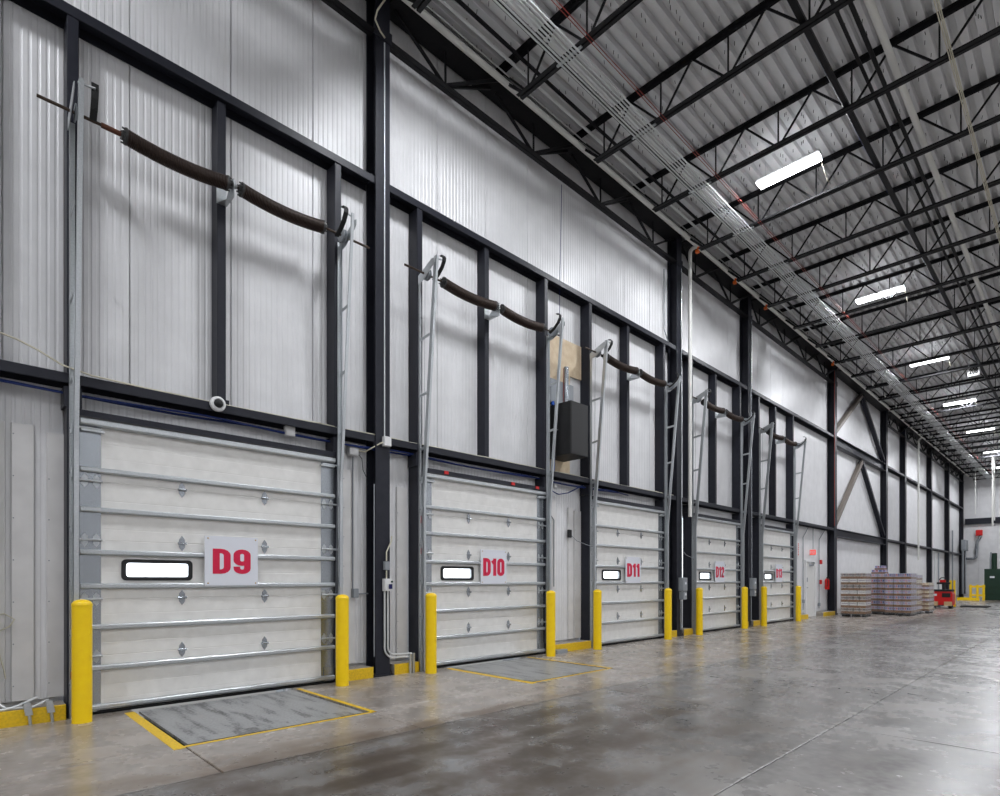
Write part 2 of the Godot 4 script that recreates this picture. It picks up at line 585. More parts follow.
func build_shell() -> void:
	# dock wall
	var wall := structure("wall_left")
	var st := mb()
	box(st, Vector3(BACK_X, 3.12, -0.3), Vector3(FAR_X + 0.3, DECK_Y + 0.3, -0.046))
	var edge := BACK_X
	for c in DOOR_X:
		box(st, Vector3(edge, -0.3, -0.3), Vector3(c - HALF - 0.02, 3.12, -0.046))
		edge = c + HALF + 0.02
	box(st, Vector3(edge, -0.3, -0.3), Vector3(FAR_X + 0.3, 3.12, -0.046))
	part(st, "wall_core", M.trim, wall)
	var w := 1.085
	var upper := panel_mesh(w, 6.75)
	var lower := panel_mesh(w, 3.24)
	for k in range(-3, 55):
		var x := 1.493 + w * k
		if x + w > FAR_X + 0.05:
			break
		shared(upper, "panel", M.panel, wall, Transform3D(Basis(), Vector3(x, 3.43, 0)))
		if x > 21.8:
			shared(lower, "panel", M.panel, wall, Transform3D(Basis(), Vector3(x, 0.19, 0)))
	# infill between and beside the doors below the girt
	var spans := [[-1.7, DOOR_X[0] - HALF - 0.10]]
	for i in 4:
		spans.append([DOOR_X[i] + HALF + 0.10, DOOR_X[i + 1] - HALF - 0.10])
	spans.append([DOOR_X[4] + HALF + 0.10, 22.1])
	for s in spans:
		shared(panel_mesh(s[1] - s[0], 3.24, 0.075), "panel", M.panel, wall, Transform3D(Basis(), Vector3(s[0], 0.19, 0)))
	for c in DOOR_X:
		shared(panel_mesh(2 * HALF, 0.30, 0.075), "panel", M.panel, wall, Transform3D(Basis(), Vector3(c - HALF, 3.13, 0.01)))
	# flat cover strips screwed over the panel ends
	for t in [[0.475, 0.655, 2.98], [0.755, 0.925, 2.93], [0.02, 0.43, 2.98], [4.10, 4.30, 3.0], [5.02, 5.22, 2.85], [8.55, 8.8, 3.0], [9.2, 9.36, 2.9], [9.40, 9.62, 2.85], [12.85, 13.05, 2.9], [21.65, 21.9, 2.9]]:
		st = mb()
		var x0: float = t[0]
		var x1: float = t[1]
		extrude(st, PackedVector2Array([Vector2(x0, 0.0), Vector2(x1, 0.0), Vector2(x1, 0.022), Vector2(x1 - 0.006, 0.03), Vector2(x0 + 0.006, 0.03), Vector2(x0, 0.022)]), Vector3(0, 0.2, 0.001), Vector3.RIGHT, Vector3.BACK, Vector3(0, t[2] - 0.2, 0))
		var strip := part(st, "cover_strip", M.trim, wall)
		st = mb()
		var yy := 0.35
		while yy < t[2] - 0.1:
			lathe(st, Vector3(x0 + 0.018, yy, 0.031), Vector3.BACK, [Vector2(0.007, 0), Vector2(0.005, 0.004), Vector2(0, 0.005)], 6)
			yy += 0.42
		part(st, "screw_row", M.grey, strip)

	# the other walls, seen only in reflections and bounced light
	var back := structure("wall_rear")
	st = mb()
	box(st, Vector3(BACK_X - 0.3, -0.3, -0.3), Vector3(BACK_X, DECK_Y + 0.3, RIGHT_Z + 0.3))
	part(st, "wall_face", M.panel, back)
	var right := structure("wall_right")
	st = mb()
	box(st, Vector3(BACK_X, -0.3, RIGHT_Z), Vector3(FAR_X + 0.3, DECK_Y + 0.3, RIGHT_Z + 0.3))
	part(st, "wall_face", M.panel, right)
	var far := structure("wall_far")
	st = mb()
	box(st, Vector3(FAR_X + 0.046, -0.3, -0.3), Vector3(FAR_X + 0.3, DECK_Y + 0.3, RIGHT_Z + 0.3))
	part(st, "wall_core", M.trim, far)
	var fp := panel_mesh(w, 10.0)
	for k in 18:
		shared(fp, "panel", M.panel, far, Transform3D(Basis(Vector3.UP, -PI / 2), Vector3(FAR_X, 0.19, 0.05 + w * k)))

	# floor slabs with sawn joints
	var fl := structure("floor")
	var zs := [-0.3, 2.13, 3.08, 5.78, 10.0, 16.0, 21.0, RIGHT_Z + 0.3]
	for zi in zs.size() - 1:
		var cuts := [BACK_X - 0.3]
		if zi <= 1:
			for i in 5:
				cuts.append_array([DOOR_X[i] - 0.965, DOOR_X[i] + 0.83])
			cuts.append_array([26.0, 32.0, 38.0, 44.0, 50.0])
		else:
			for k in range(-3, 10):
				cuts.append(6.15 + 6.1 * k)
		cuts.append(FAR_X + 0.3)
		for k in cuts.size() - 1:
			var pit := zi == 0 and k >= 1 and k <= 3 and k % 2 == 1
			st = mb()
			slab(st, cuts[k], cuts[k + 1], zs[zi], zs[zi + 1], -0.22 if pit else 0.0)
			part(st, "slab", M.rubber if pit else M.floor, fl)
	st = mb()
	box(st, Vector3(BACK_X - 0.3, -0.5, -0.3), Vector3(FAR_X + 0.3, -0.3, RIGHT_Z + 0.3))
	part(st, "subbase", M.curbtop, fl)
	# painted lines round the two dock plates
	for i in 2:
		var x0: float = DOOR_X[i] - 0.965
		var x1: float = DOOR_X[i] + 0.83
		for r in [[x0 - 0.10, x0 - 0.008, 0.38, 2.215], [x1 + 0.008, x1 + 0.06, 0.34, 2.182], [x0 - 0.008, x1 + 0.06, 2.142, 2.182]]:
			st = mb()
			box(st, Vector3(r[0], 0.0, r[2]), Vector3(r[1], 0.0025, r[3]))
			part(st, "painted_line", M.paint, fl)

	# roof deck
	var ce := structure("ceiling")
	st = mb()
	var pitch := 0.215
	var dn := 0.085
	var prof := []
	var n := int((RIGHT_Z + 0.1) / pitch) + 1
	for i in n:
		var z := i * pitch
		prof.append_array([Vector2(z, 0), Vector2(z + pitch * 0.50, 0), Vector2(z + pitch * 0.58, dn), Vector2(z + pitch * 0.92, dn)])
	for i in prof.size() - 1:
		var a: Vector2 = prof[i]
		var b: Vector2 = prof[i + 1]
		quad(st, Vector3(BACK_X, DECK_Y + a.y, a.x), Vector3(FAR_X, DECK_Y + a.y, a.x), Vector3(FAR_X, DECK_Y + b.y, b.x), Vector3(BACK_X, DECK_Y + b.y, b.x))
	part(st, "roof_deck", M.deck, ce)
	st = mb()
	box(st, Vector3(BACK_X - 0.3, DECK_Y + dn + 0.01, -0.3), Vector3(FAR_X + 0.3, DECK_Y + 0.35, RIGHT_Z + 0.3))
	part(st, "roof_slab", M.trim, ce)
	# screw points that come through the deck
	var mm := MultiMesh.new()
	mm.transform_format = MultiMesh.TRANSFORM_3D
	st = mb()
	bar(st, Vector3.ZERO, Vector3(0, -0.075, 0), 0.008, 0.008)
	mm.mesh = st.commit()
	var rng := RandomNumberGenerator.new()
	rng.seed = 77
	var tf := []
	for k in 3400:
		var x := rng.randf_range(4.5, 40.0)
		var row := rng.randi_range(1, 44)
		var z := row * pitch + pitch * rng.randf_range(0.05, 0.35)
		tf.append(Transform3D(Basis(Vector3(rng.randf() - 0.5, 0, rng.randf() - 0.5).normalized(), rng.randf() * 0.25), Vector3(x, DECK_Y + 0.01, z)))
	mm.instance_count = tf.size()
	for k in tf.size():
		mm.set_instance_transform(k, tf[k])
	var mi := MultiMeshInstance3D.new()
	mi.multimesh = mm
	mi.material_override = M.joist
	mi.name = "deck_screw_points"
	mi.set_meta("kind", "stuff")
	ce.add_child(mi)

func floor_quad(st: SurfaceTool, p: Vector3, q: Vector3, r: Vector3, s: Vector3) -> void:
	var n := (q - p).cross(r - p).normalized()
	for w in [p, r, q, p, s, r]:
		st.set_normal(n)
		st.set_uv(Vector2((w.x + 2.0) / FLOOR_U, w.z / FLOOR_V))
		st.add_vertex(w)

func slab(st: SurfaceTool, x0: float, x1: float, z0: float, z1: float, top: float) -> void:
	var g := 0.005
	var c := 0.006
	var a := Vector3(x0 + g, top, z0 + g)
	var b := Vector3(x1 - g, top, z1 - g)
	var low := -0.3
	var v := [Vector3(a.x + c, top, a.z + c), Vector3(b.x - c, top, a.z + c), Vector3(b.x - c, top, b.z - c), Vector3(a.x + c, top, b.z - c)]
	var e := [Vector3(a.x, top - c, a.z), Vector3(b.x, top - c, a.z), Vector3(b.x, top - c, b.z), Vector3(a.x, top - c, b.z)]
	var l := [Vector3(a.x, low, a.z), Vector3(b.x, low, a.z), Vector3(b.x, low, b.z), Vector3(a.x, low, b.z)]
	floor_quad(st, v[3], v[2], v[1], v[0])
	for i in 4:
		var j := (i + 1) % 4
		floor_quad(st, v[i], v[j], e[j], e[i])
		floor_quad(st, e[i], e[j], l[j], l[i])

# ------------------------------------------------------------------ wall steel
func i_section(bf: float, d: float, tf := 0.018, tw := 0.012) -> PackedVector2Array:
	var b := bf / 2
	return PackedVector2Array([Vector2(-b, 0), Vector2(b, 0), Vector2(b, tf), Vector2(tw / 2, tf), Vector2(tw / 2, d - tf), Vector2(b, d - tf), Vector2(b, d), Vector2(-b, d), Vector2(-b, d - tf), Vector2(-tw / 2, d - tf), Vector2(-tw / 2, tf), Vector2(-b, tf)])

# inverted channel with flanges hanging down, along x
func girt(st: SurfaceTool, x0: float, x1: float, y0: float, y1: float, depth := 0.25) -> void:
	var t := 0.01
	extrude(st, PackedVector2Array([Vector2(0.004, y0), Vector2(0.004 + t, y0), Vector2(0.004 + t, y1 - t), Vector2(depth - t, y1 - t), Vector2(depth - t, y0), Vector2(depth - 0.003, y0), Vector2(depth, y0 + 0.006), Vector2(depth, y1 - 0.006), Vector2(depth - 0.006, y1), Vector2(0.004, y1)]), Vector3(x0, 0, 0), Vector3.BACK, Vector3.UP, Vector3(x1 - x0, 0, 0))

func build_steel() -> void:
	var where := ["on the side of door D9 away from D10", "between doors D9 and D10, with a conduit and boxes on its front", "between doors D11 and D12, next to the tall pale pipe",
		"between doors D12 and D13", "beside the fire extinguisher and personnel door", "at the far side of the braced bay", "just past the braced bay", "behind the wrapped cartons and red truck", "behind the red truck", "in the corner by the far wall"]
	for i in COLUMN_X.size():
		var c := thing("steel_column", "dark steel wide-flange column %s" % where[i], "column", Vector3(COLUMN_X[i], 0, 0))
		var wide := 0.24 if i < 4 else 0.34
		var d := 0.262
		var st := mb()
		extrude(st, i_section(wide, d), Vector3(0, 0.012, 0.003), Vector3.RIGHT, Vector3.BACK, Vector3(0, 10.1, 0))
		part(st, "shaft", M.steel, c)
		st = mb()
		box(st, Vector3(-wide / 2 - 0.05, 0, 0.003), Vector3(wide / 2 + 0.05, 0.02, d + 0.03))
		var bp := part(st, "base_plate", M.steel, c)
		for s in [-1, 1]:
			st = mb()
			lathe(st, Vector3(s * (wide / 2 + 0.025), 0.02, d + 0.012), Vector3.UP, [Vector2(0.016, 0), Vector2(0.016, 0.018), Vector2(0.009, 0.018), Vector2(0.009, 0.04), Vector2(0, 0.04)], 6)
			part(st, "bolt", M.shaft, bp)
		st = mb()
		box(st, Vector3(-wide / 2 - 0.03, 9.33, 0.266), Vector3(wide / 2 + 0.03, 9.5, 0.28))
		part(st, "joist_seat_plate", M.steel, c)

	# girts: one piece between columns, on two levels
	var bays := COLUMN_X.duplicate()
	for lv in [[7.18, 7.29, "upper"], [3.415, 3.52, "lower"]]:
		var st := mb()
		girt(st, -8.0, COLUMN_X[0] - 0.13, lv[0], lv[1])
		single(st, "wall_girt", M.steel, "%s dark steel girt beyond the column on the far side of D9" % lv[2], "girt")
	for i in bays.size() - 1:
		var x0: float = bays[i] + 0.13
		var x1: float = COLUMN_X[i + 1] - 0.13
		if i >= 4:
			x0 += 0.05
			x1 -= 0.05
		var nm: String = ["over door D9", "over doors D10 and D11", "over door D12", "over door D13 and the personnel door", "", "in the narrow bay past the bracing", "behind the wrapped cartons", "behind the red truck", "next to the far corner"][i]
		if i == 4:
			continue
		var st := mb()
		girt(st, x0, x1, 7.18, 7.29)
		var g := single(st, "wall_girt", M.steel, "upper dark steel girt along the white wall %s" % nm, "girt")
		st = mb()
		girt(st, x0, x1, 3.415, 3.52)
		g = single(st, "wall_girt", M.steel, "lower dark steel girt along the white wall %s" % nm, "girt")
	# braced bay
	var xa: float = COLUMN_X[4] + 0.17
	var xb: float = COLUMN_X[5] - 0.17
	for lv in [[6.95, 7.32, "upper"], [3.2, 3.52, "lower"]]:
		var st := mb()
		var h: float = lv[1] - lv[0]
		extrude(st, i_section(0.22, h), Vector3(xa, lv[0], 0.14), Vector3.BACK, Vector3.UP, Vector3(xb - xa, 0, 0))
		single(st, "brace_beam", M.steel, "%s heavy dark steel beam of the braced bay behind the cartons" % lv[2], "beam")
	var mid := (xa + xb) / 2
	for b in [[xa + 0.06, 7.47, mid - 0.05, 9.86, "upper brace rising from the column by the extinguisher"], [xb - 0.06, 7.47, mid + 0.05, 9.86, "upper brace falling to the far column of the bay"],
			[xa + 0.06, 3.67, mid - 0.05, 6.82, "lower brace rising from the column by the extinguisher"], [xb - 0.06, 3.67, mid + 0.05, 6.82, "lower brace falling to the far column of the bay"]]:
		var br := thing("diagonal_brace", "%s square steel %s" % ["tan-grey" if b[0] < mid else "dark", b[4]], "brace")
		var st := mb()
		var p := Vector3(b[0], b[1], 0.14)
		var q := Vector3(b[2], b[3], 0.14)
		bar(st, p, q, 0.17, 0.19, Vector3.BACK)
		part(st, "tube", M.primer if b[0] < mid else M.steel, br)
		for e in [[p, 1.0], [q, -1.0]]:
			st = mb()
			var d: Vector3 = (q - p).normalized() * e[1]
			bar(st, e[0], e[0] + d * 0.32, 0.02, 0.3, Vector3.BACK.cross(d))
			part(st, "gusset_plate", M.steel, br)

	# light trusses under the eaves, one per bay
	for i in bays.size() - 1:
		var x0: float = bays[i] + (0.14 if i < 4 else 0.21)
		var x1: float = COLUMN_X[i + 1] - (0.14 if i < 3 else 0.21)
		var t := thing("eave_truss", "dark lattice truss under the roof edge %s" % ["above door D9", "above doors D10 and D11", "above door D12", "above door D13", "of plain beam form above the braced bay", "above the narrow bay past the bracing", "above the wrapped cartons", "above the red truck", "next to the far corner"][i], "truss")
		var st := mb()
		box(st, Vector3(x0, 9.98, 0.03), Vector3(x1, 10.0, 0.42))
		box(st, Vector3(x0, 10.0, 0.03), Vector3(x1, 10.14, 0.05))
		box(st, Vector3(x0, 10.0, 0.40), Vector3(x1, 10.14, 0.42))
		part(st, "top_chord", M.joist, t)
		if i == 4:
			continue
		st = mb()
		angle(st, Vector3(x0, 9.38, 0.215), Vector3(x1, 9.38, 0.215), 0.075, 0.01, Vector3.BACK, Vector3.UP)
		angle(st, Vector3(x0, 9.38, 0.205), Vector3(x1, 9.38, 0.205), 0.075, 0.01, Vector3.FORWARD, Vector3.UP)
		part(st, "bottom_chord", M.joist, t)
		var k0 := int(ceil((x0 - JOIST_0) / JOIST_STEP - 0.5))
		var x := JOIST_0 + JOIST_STEP * (k0 + 0.5)
		var last_top := x0 + 0.1
		while x < x1 - 0.1:
			var nxt := minf(JOIST_0 + JOIST_STEP * (round((x - JOIST_0) / JOIST_STEP - 0.5) + 1.0) - 0.06, x1 - 0.05)
			shared(unit_rod, "web", M.joist, t, rod_at(Vector3(last_top, 9.98, 0.21), Vector3(x - 0.05, 9.44, 0.21), 0.045, 0.045))
			shared(unit_rod, "web", M.joist, t, rod_at(Vector3(x, 9.42, 0.21), Vector3(x, 9.99, 0.21), 0.03, 0.03))
			shared(unit_rod, "web", M.joist, t, rod_at(Vector3(x + 0.05, 9.44, 0.21), Vector3(nxt, 9.98, 0.21), 0.045, 0.045))
			last_top = nxt + 0.12
			x += JOIST_STEP

# ------------------------------------------------------------------ roof joists
func build_roof() -> void:
	var proto := thing("roof_joist", "dark open-web steel joist carrying the corrugated roof deck", "joist", Vector3.ZERO, "open-web roof joists")
	var st := mb()
	var z1 := RIGHT_Z - 0.1
	for s in [-1, 1]:
		var sx: Vector3 = Vector3.RIGHT * s
		angle(st, Vector3(0.012 * s, 10.195, 0.06), Vector3(0.012 * s, 10.195, z1), 0.075, 0.01, sx, Vector3.DOWN)
	part(st, "top_chord", M.joist, proto)
	st = mb()
	for s in [-1, 1]:
		var sx: Vector3 = Vector3.RIGHT * s
		angle(st, Vector3(0.012 * s, 9.46, 0.86), Vector3(0.012 * s, 9.46, z1 - 0.6), 0.065, 0.01, sx, Vector3.UP)
	part(st, "bottom_chord", M.joist, proto)
	st = mb()
	box(st, Vector3(-0.07, 10.0, 0.04), Vector3(0.07, 10.12, 0.30))
	part(st, "bearing_seat", M.joist, proto)
	var yb := 9.50
	var yt := 10.15
	var z := 1.06
	var rest := mb()
	while z < z1 - 0.7:
		var zz := [[Vector3(0, yt, z - 0.62), Vector3(0, yb, z - 0.06)], [Vector3(0, yb, z), Vector3(0, yt, z)], [Vector3(0, yb, z + 0.06), Vector3(0, yt, z + 0.58)]]
		if z < 9.0:
			shared(unit_rod, "web", M.joist, proto, rod_at(zz[0][0], zz[0][1], 0.032, 0.032))
			shared(unit_rod, "web", M.joist, proto, rod_at(zz[1][0], zz[1][1], 0.024, 0.024))
			shared(unit_rod, "web", M.joist, proto, rod_at(zz[2][0], zz[2][1], 0.032, 0.032))
		else:
			for e in zz:
				bar(rest, e[0], e[1], 0.03, 0.03)
		z += 1.2
	part(rest, "web_lacing", M.joist, proto)
	for k in range(-3, 27):
		var x := JOIST_0 + JOIST_STEP * k
		if x > FAR_X - 0.4:
			break
		var j := proto if k == -3 else copy(proto, "roof_joist")
		j.position = Vector3(x, 0, 0)
	# bridging between the joists, along x
	for b in [[1.70, 9.55, 0.075, "thick dark bridging angle close to the conduit bundle"], [4.58, 9.55, 0.085, "thick dark bridging angle with a blue cable beside it"], [4.88, 9.82, 0.045, "slim dark bridging bar beside the pale roof pipe"], [5.06, 9.82, 0.055, "dark bridging bar running alongside the pale roof pipe"], [0.94, 10.04, 0.05, "slim dark bridging bar close to the eave beam"]]:
		st = mb()
		bar(st, Vector3(BACK_X + 8.0, b[1], b[0]), Vector3(FAR_X - 0.1, b[1], b[0]), b[2], b[2] * 0.8)
		single(st, "bridging_bar", M.joist, b[3], "bridging bar")
	# struts from the eave truss out to each joist end
	var pr: Node3D = null
	for k in range(0, 27):
		var x := JOIST_0 + JOIST_STEP * k
		if x > FAR_X - 2.2:
			break
		var clear := x + 2.1 < COLUMN_X[4] or x > COLUMN_X[5]
		for cx in COLUMN_X:
			if cx > x + 0.85 and cx < x + 2.25:
				clear = false
		if not clear:
			continue
		var o: Node3D
		if pr == null:
			o = thing("joist_strut", "short dark steel strut tying a joist end to the eave truss", "strut", Vector3.ZERO, "joist end struts")
			shared(unit_rod, "lower_strut", M.joist, o, rod_at(Vector3(1.05, 9.43, 0.21), Vector3(2.06, 10.0, 0.42), 0.07, 0.05))
			shared(unit_rod, "upper_strut", M.joist, o, rod_at(Vector3(0.02, 10.02, 0.43), Vector3(0.02, 9.52, 0.92), 0.045, 0.045))
			pr = o
		else:
			o = copy(pr, "joist_strut")
		o.position = Vector3(x, 0, 0)

# ------------------------------------------------------------------ one dock position: door, frame, tracks, springs
var leaf_meshes := {}

func strip_profile(y0: float, y1: float) -> Array:
	# front outline of a door section with fine pressed lines; (y, z)
	var pts := [Vector2(y0, -0.004), Vector2(y0 + 0.004, 0.0)]
	var y := ceilf((y0 + 0.05) / 0.15) * 0.15
	while y < y1 - 0.05:
		pts.append_array([Vector2(y - 0.006, 0.0), Vector2(y, -0.0014), Vector2(y + 0.006, 0.0)])
		y += 0.15
	pts.append_array([Vector2(y1 - 0.004, 0.0), Vector2(y1, -0.004)])
	return pts

func section_piece(st: SurfaceTool, x0: float, x1: float, y0: float, y1: float) -> void:
	var pts := strip_profile(y0, y1)
	for i in pts.size() - 1:
		var a: Vector2 = pts[i]
		var b: Vector2 = pts[i + 1]
		quad(st, Vector3(x0, a.x, a.y), Vector3(x1, a.x, a.y), Vector3(x1, b.x, b.y), Vector3(x0, b.x, b.y))
	var d := -0.05
	quad(st, Vector3(x1, y0, d), Vector3(x0, y0, d), Vector3(x0, y1, d), Vector3(x1, y1, d))
	quad(st, Vector3(x0, y0, d), Vector3(x1, y0, d), Vector3(x1, y0, -0.004), Vector3(x0, y0, -0.004))
	quad(st, Vector3(x0, y1, -0.004), Vector3(x1, y1, -0.004), Vector3(x1, y1, d), Vector3(x0, y1, d))
	quad(st, Vector3(x0, y0, d), Vector3(x0, y0, -0.004), Vector3(x0, y1, -0.004), Vector3(x0, y1, d))
	quad(st, Vector3(x1, y0, -0.004), Vector3(x1, y0, d), Vector3(x1, y1, d), Vector3(x1, y1, -0.004))

func house_plate(st: SurfaceTool, c: Vector3, s: float, up: float) -> void:
	extrude(st, PackedVector2Array([Vector2(-0.032 * s, 0), Vector2(0.032 * s, 0), Vector2(0.032 * s, 0.045 * s * up), Vector2(0, 0.10 * s * up), Vector2(-0.032 * s, 0.045 * s * up)]), c, Vector3.RIGHT, Vector3.UP, Vector3(0, 0, 0.006))

func make_door() -> Node3D:
	var d := Node3D.new()
	var ys := [0.03, 0.612, 1.21, 1.83, 2.445, 3.06]
	for i in 5:
		var st := mb()
		var y0: float = ys[i]
		var y1: float = ys[i + 1]
		if i == 2:
			section_piece(st, -HALF, -1.03, y0, y1)
			section_piece(st, -0.39, HALF, y0, y1)
			section_piece(st, -1.03, -0.39, y0, 1.435)
			section_piece(st, -1.03, -0.39, 1.605, y1)
		else:
			section_piece(st, -HALF, HALF, y0, y1)
		var s := part(st, "section", M.leaf, d)
		for e in [-1, 1]:
			st = mb()
			var xa := -HALF if e < 0 else 1.243
			var xb := -1.243 if e < 0 else HALF
			box(st, Vector3(xa, y0 + 0.002, 0.0), Vector3(xb, y1 - 0.002, 0.006))
			part(st, "end_stile", M.stile, s)
	# stiffening bars
	for y in [0.075, 0.486, 0.914, 1.345, 1.70, 2.145, 2.56]:
		var st := mb()
		extrude(st, PackedVector2Array([Vector2(0.007, -0.030), Vector2(0.045, -0.024), Vector2(0.055, -0.014), Vector2(0.055, 0.016), Vector2(0.047, 0.026), Vector2(0.007, 0.030)]), Vector3(-1.425, y, 0), Vector3.BACK, Vector3.UP, Vector3(2.85, 0, 0))
		part(st, "stiffener", M.galv, d)
	var st := mb()
	extrude(st, PackedVector2Array([Vector2(0.007, -0.035), Vector2(0.05, -0.032), Vector2(0.066, -0.016), Vector2(0.066, 0.024), Vector2(0.05, 0.038), Vector2(0.007, 0.042)]), Vector3(-1.425, 3.05, 0), Vector3.BACK, Vector3.UP, Vector3(2.85, 0, 0))
	part(st, "stiffener", M.galv, d)
	st = mb()
	extrude(st, PackedVector2Array([Vector2(-0.045, -0.002), Vector2(0.006, -0.002), Vector2(0.02, 0.016), Vector2(0.006, 0.036), Vector2(-0.045, 0.036)]), Vector3(-HALF, 0, 0), Vector3.BACK, Vector3.UP, Vector3(2 * HALF, 0, 0))
	part(st, "bottom_seal", M.rubber, d)
	# hinges on every joint
	for y in [0.612, 1.21, 1.83, 2.445]:
		for x in [-0.468, 0.478]:
			st = mb()
			house_plate(st, Vector3(x, y + 0.004, 0.001), 1.0, 0.85)
			house_plate(st, Vector3(x, y - 0.004, 0.001), 1.0, -0.85)
			tube(st, [Vector3(x - 0.045, y, 0.018), Vector3(x + 0.045, y, 0.018)], 0.014, 8)
			part(st, "hinge", M.stile, d)
		for e in [-1, 1]:
			st = mb()
			for x in [1.385, 1.285]:
				house_plate(st, Vector3(e * x, y + 0.005, 0.006), 0.9, 0.75)
				house_plate(st, Vector3(e * x, y - 0.005, 0.006), 0.9, -0.75)
			tube(st, [Vector3(e * 1.235, y, 0.034), Vector3(e * 1.47, y, 0.034)], 0.014, 8)
			part(st, "roller_hinge", M.galv, d)
	for e in [-1, 1]:
		st = mb()
		box(st, Vector3(minf(e * 1.22, e * 1.42), 2.955, 0.006), Vector3(maxf(e * 1.22, e * 1.42), 2.975, 0.06))
		tube(st, [Vector3(e * 1.24, 2.985, 0.05), Vector3(e * 1.47, 2.985, 0.05)], 0.012, 8)
		part(st, "top_roller_bracket", M.galv, d)
		st = mb()
		box(st, Vector3(minf(e * 1.28, e * 1.42), 0.03, 0.007), Vector3(maxf(e * 1.28, e * 1.42), 0.22, 0.016))
		part(st, "bottom_bracket", M.stile, d)
	# window
	st = mb()
	ring(st, rounded(0.70, 0.232, 0.045), rounded(0.615, 0.152, 0.03), Vector3(-0.71, 1.52, 0.001), 0.018)
	var fr := part(st, "window_frame", M.black, d)
	st = mb()
	box(st, Vector3(-1.028, 1.437, -0.012), Vector3(-0.392, 1.603, -0.008))
	part(st, "pane", M.glass, fr)
	return d

var door_proto: Node3D

# heavy condensed characters drawn as strokes; centre lines in a cell of height 1
func turn_pts(cx: float, cy: float, rx: float, ry: float, t0: float, t1: float) -> Array:
	var o := []
	for k in 5:
		var t := lerpf(t0, t1, k / 4.0) * PI / 2
		o.append(Vector2(cx + rx * cos(t), cy + ry * sin(t)))
	return o

func glyph(ch: String) -> Dictionary:
	var l := 0.09
	var r := 0.37
	var loop := []
	match ch:
		"D":
			return {"w": 0.46, "s": [[[Vector2(l, l), Vector2(0.2, l)] + turn_pts(0.2, 0.26, 0.17, 0.17, -1, 0) + turn_pts(0.2, 0.74, 0.17, 0.17, 0, 1) + [Vector2(l, 0.91)], true]]}
		"0":
			loop = turn_pts(0.23, 0.23, 0.14, 0.14, -2, -1) + turn_pts(0.23, 0.23, 0.14, 0.14, -1, 0).slice(1) + turn_pts(0.23, 0.77, 0.14, 0.14, 0, 1) + turn_pts(0.23, 0.77, 0.14, 0.14, 1, 2).slice(1)
			return {"w": 0.46, "s": [[loop, true]]}
		"8":
			loop = turn_pts(0.23, 0.2, 0.14, 0.11, -2, -1) + turn_pts(0.23, 0.2, 0.14, 0.11, -1, 0).slice(1) + turn_pts(0.23, 0.4, 0.14, 0.11, 0, 1) + turn_pts(0.23, 0.4, 0.14, 0.11, 1, 2).slice(1)
			return {"w": 0.46, "s": [[loop, true], [loop.map(func(v): return Vector2(v.x, v.y + 0.4)), true]]}
		"9":
			loop = turn_pts(0.23, 0.55, 0.14, 0.13, -2, -1) + turn_pts(0.23, 0.55, 0.14, 0.13, -1, 0).slice(1) + turn_pts(0.23, 0.77, 0.14, 0.14, 0, 1) + turn_pts(0.23, 0.77, 0.14, 0.14, 1, 2).slice(1)
			return {"w": 0.46, "s": [[loop, true], [[Vector2(r, 0.6), Vector2(r, 0.25)] + turn_pts(0.23, 0.23, 0.14, 0.14, 0, -1).slice(1) + turn_pts(0.23, 0.23, 0.14, 0.14, -1, -2).slice(1) + [Vector2(l, 0.3)], false]]}
		"1":
			return {"w": 0.30, "s": [[[Vector2(0.20, 0.0), Vector2(0.20, 1.0)], false], [[Vector2(0.02, 0.74), Vector2(0.20, 0.86)], false]]}
		"2":
			return {"w": 0.46, "s": [[[Vector2(l, 0.66)] + turn_pts(0.23, 0.77, 0.14, 0.14, 2, 1) + turn_pts(0.23, 0.77, 0.14, 0.14, 1, 0).slice(1) + [Vector2(r, 0.62), Vector2(0.14, 0.22), Vector2(0.12, l), Vector2(0.44, l)], false]]}
		_:
			return {"w": 0.46, "s": [[[Vector2(l, 0.68)] + turn_pts(0.23, 0.77, 0.14, 0.14, 2, 1) + turn_pts(0.23, 0.77, 0.14, 0.14, 1, 0).slice(1) + turn_pts(0.24, 0.64, 0.13, 0.12, 0, -1) + [Vector2(0.16, 0.52)], false], [[Vector2(0.16, 0.50)] + turn_pts(0.24, 0.36, 0.13, 0.12, 1, 0) + turn_pts(0.23, 0.23, 0.14, 0.14, 0, -1) + turn_pts(0.23, 0.23, 0.14, 0.14, -1, -2).slice(1) + [Vector2(l, 0.32)], false]]}

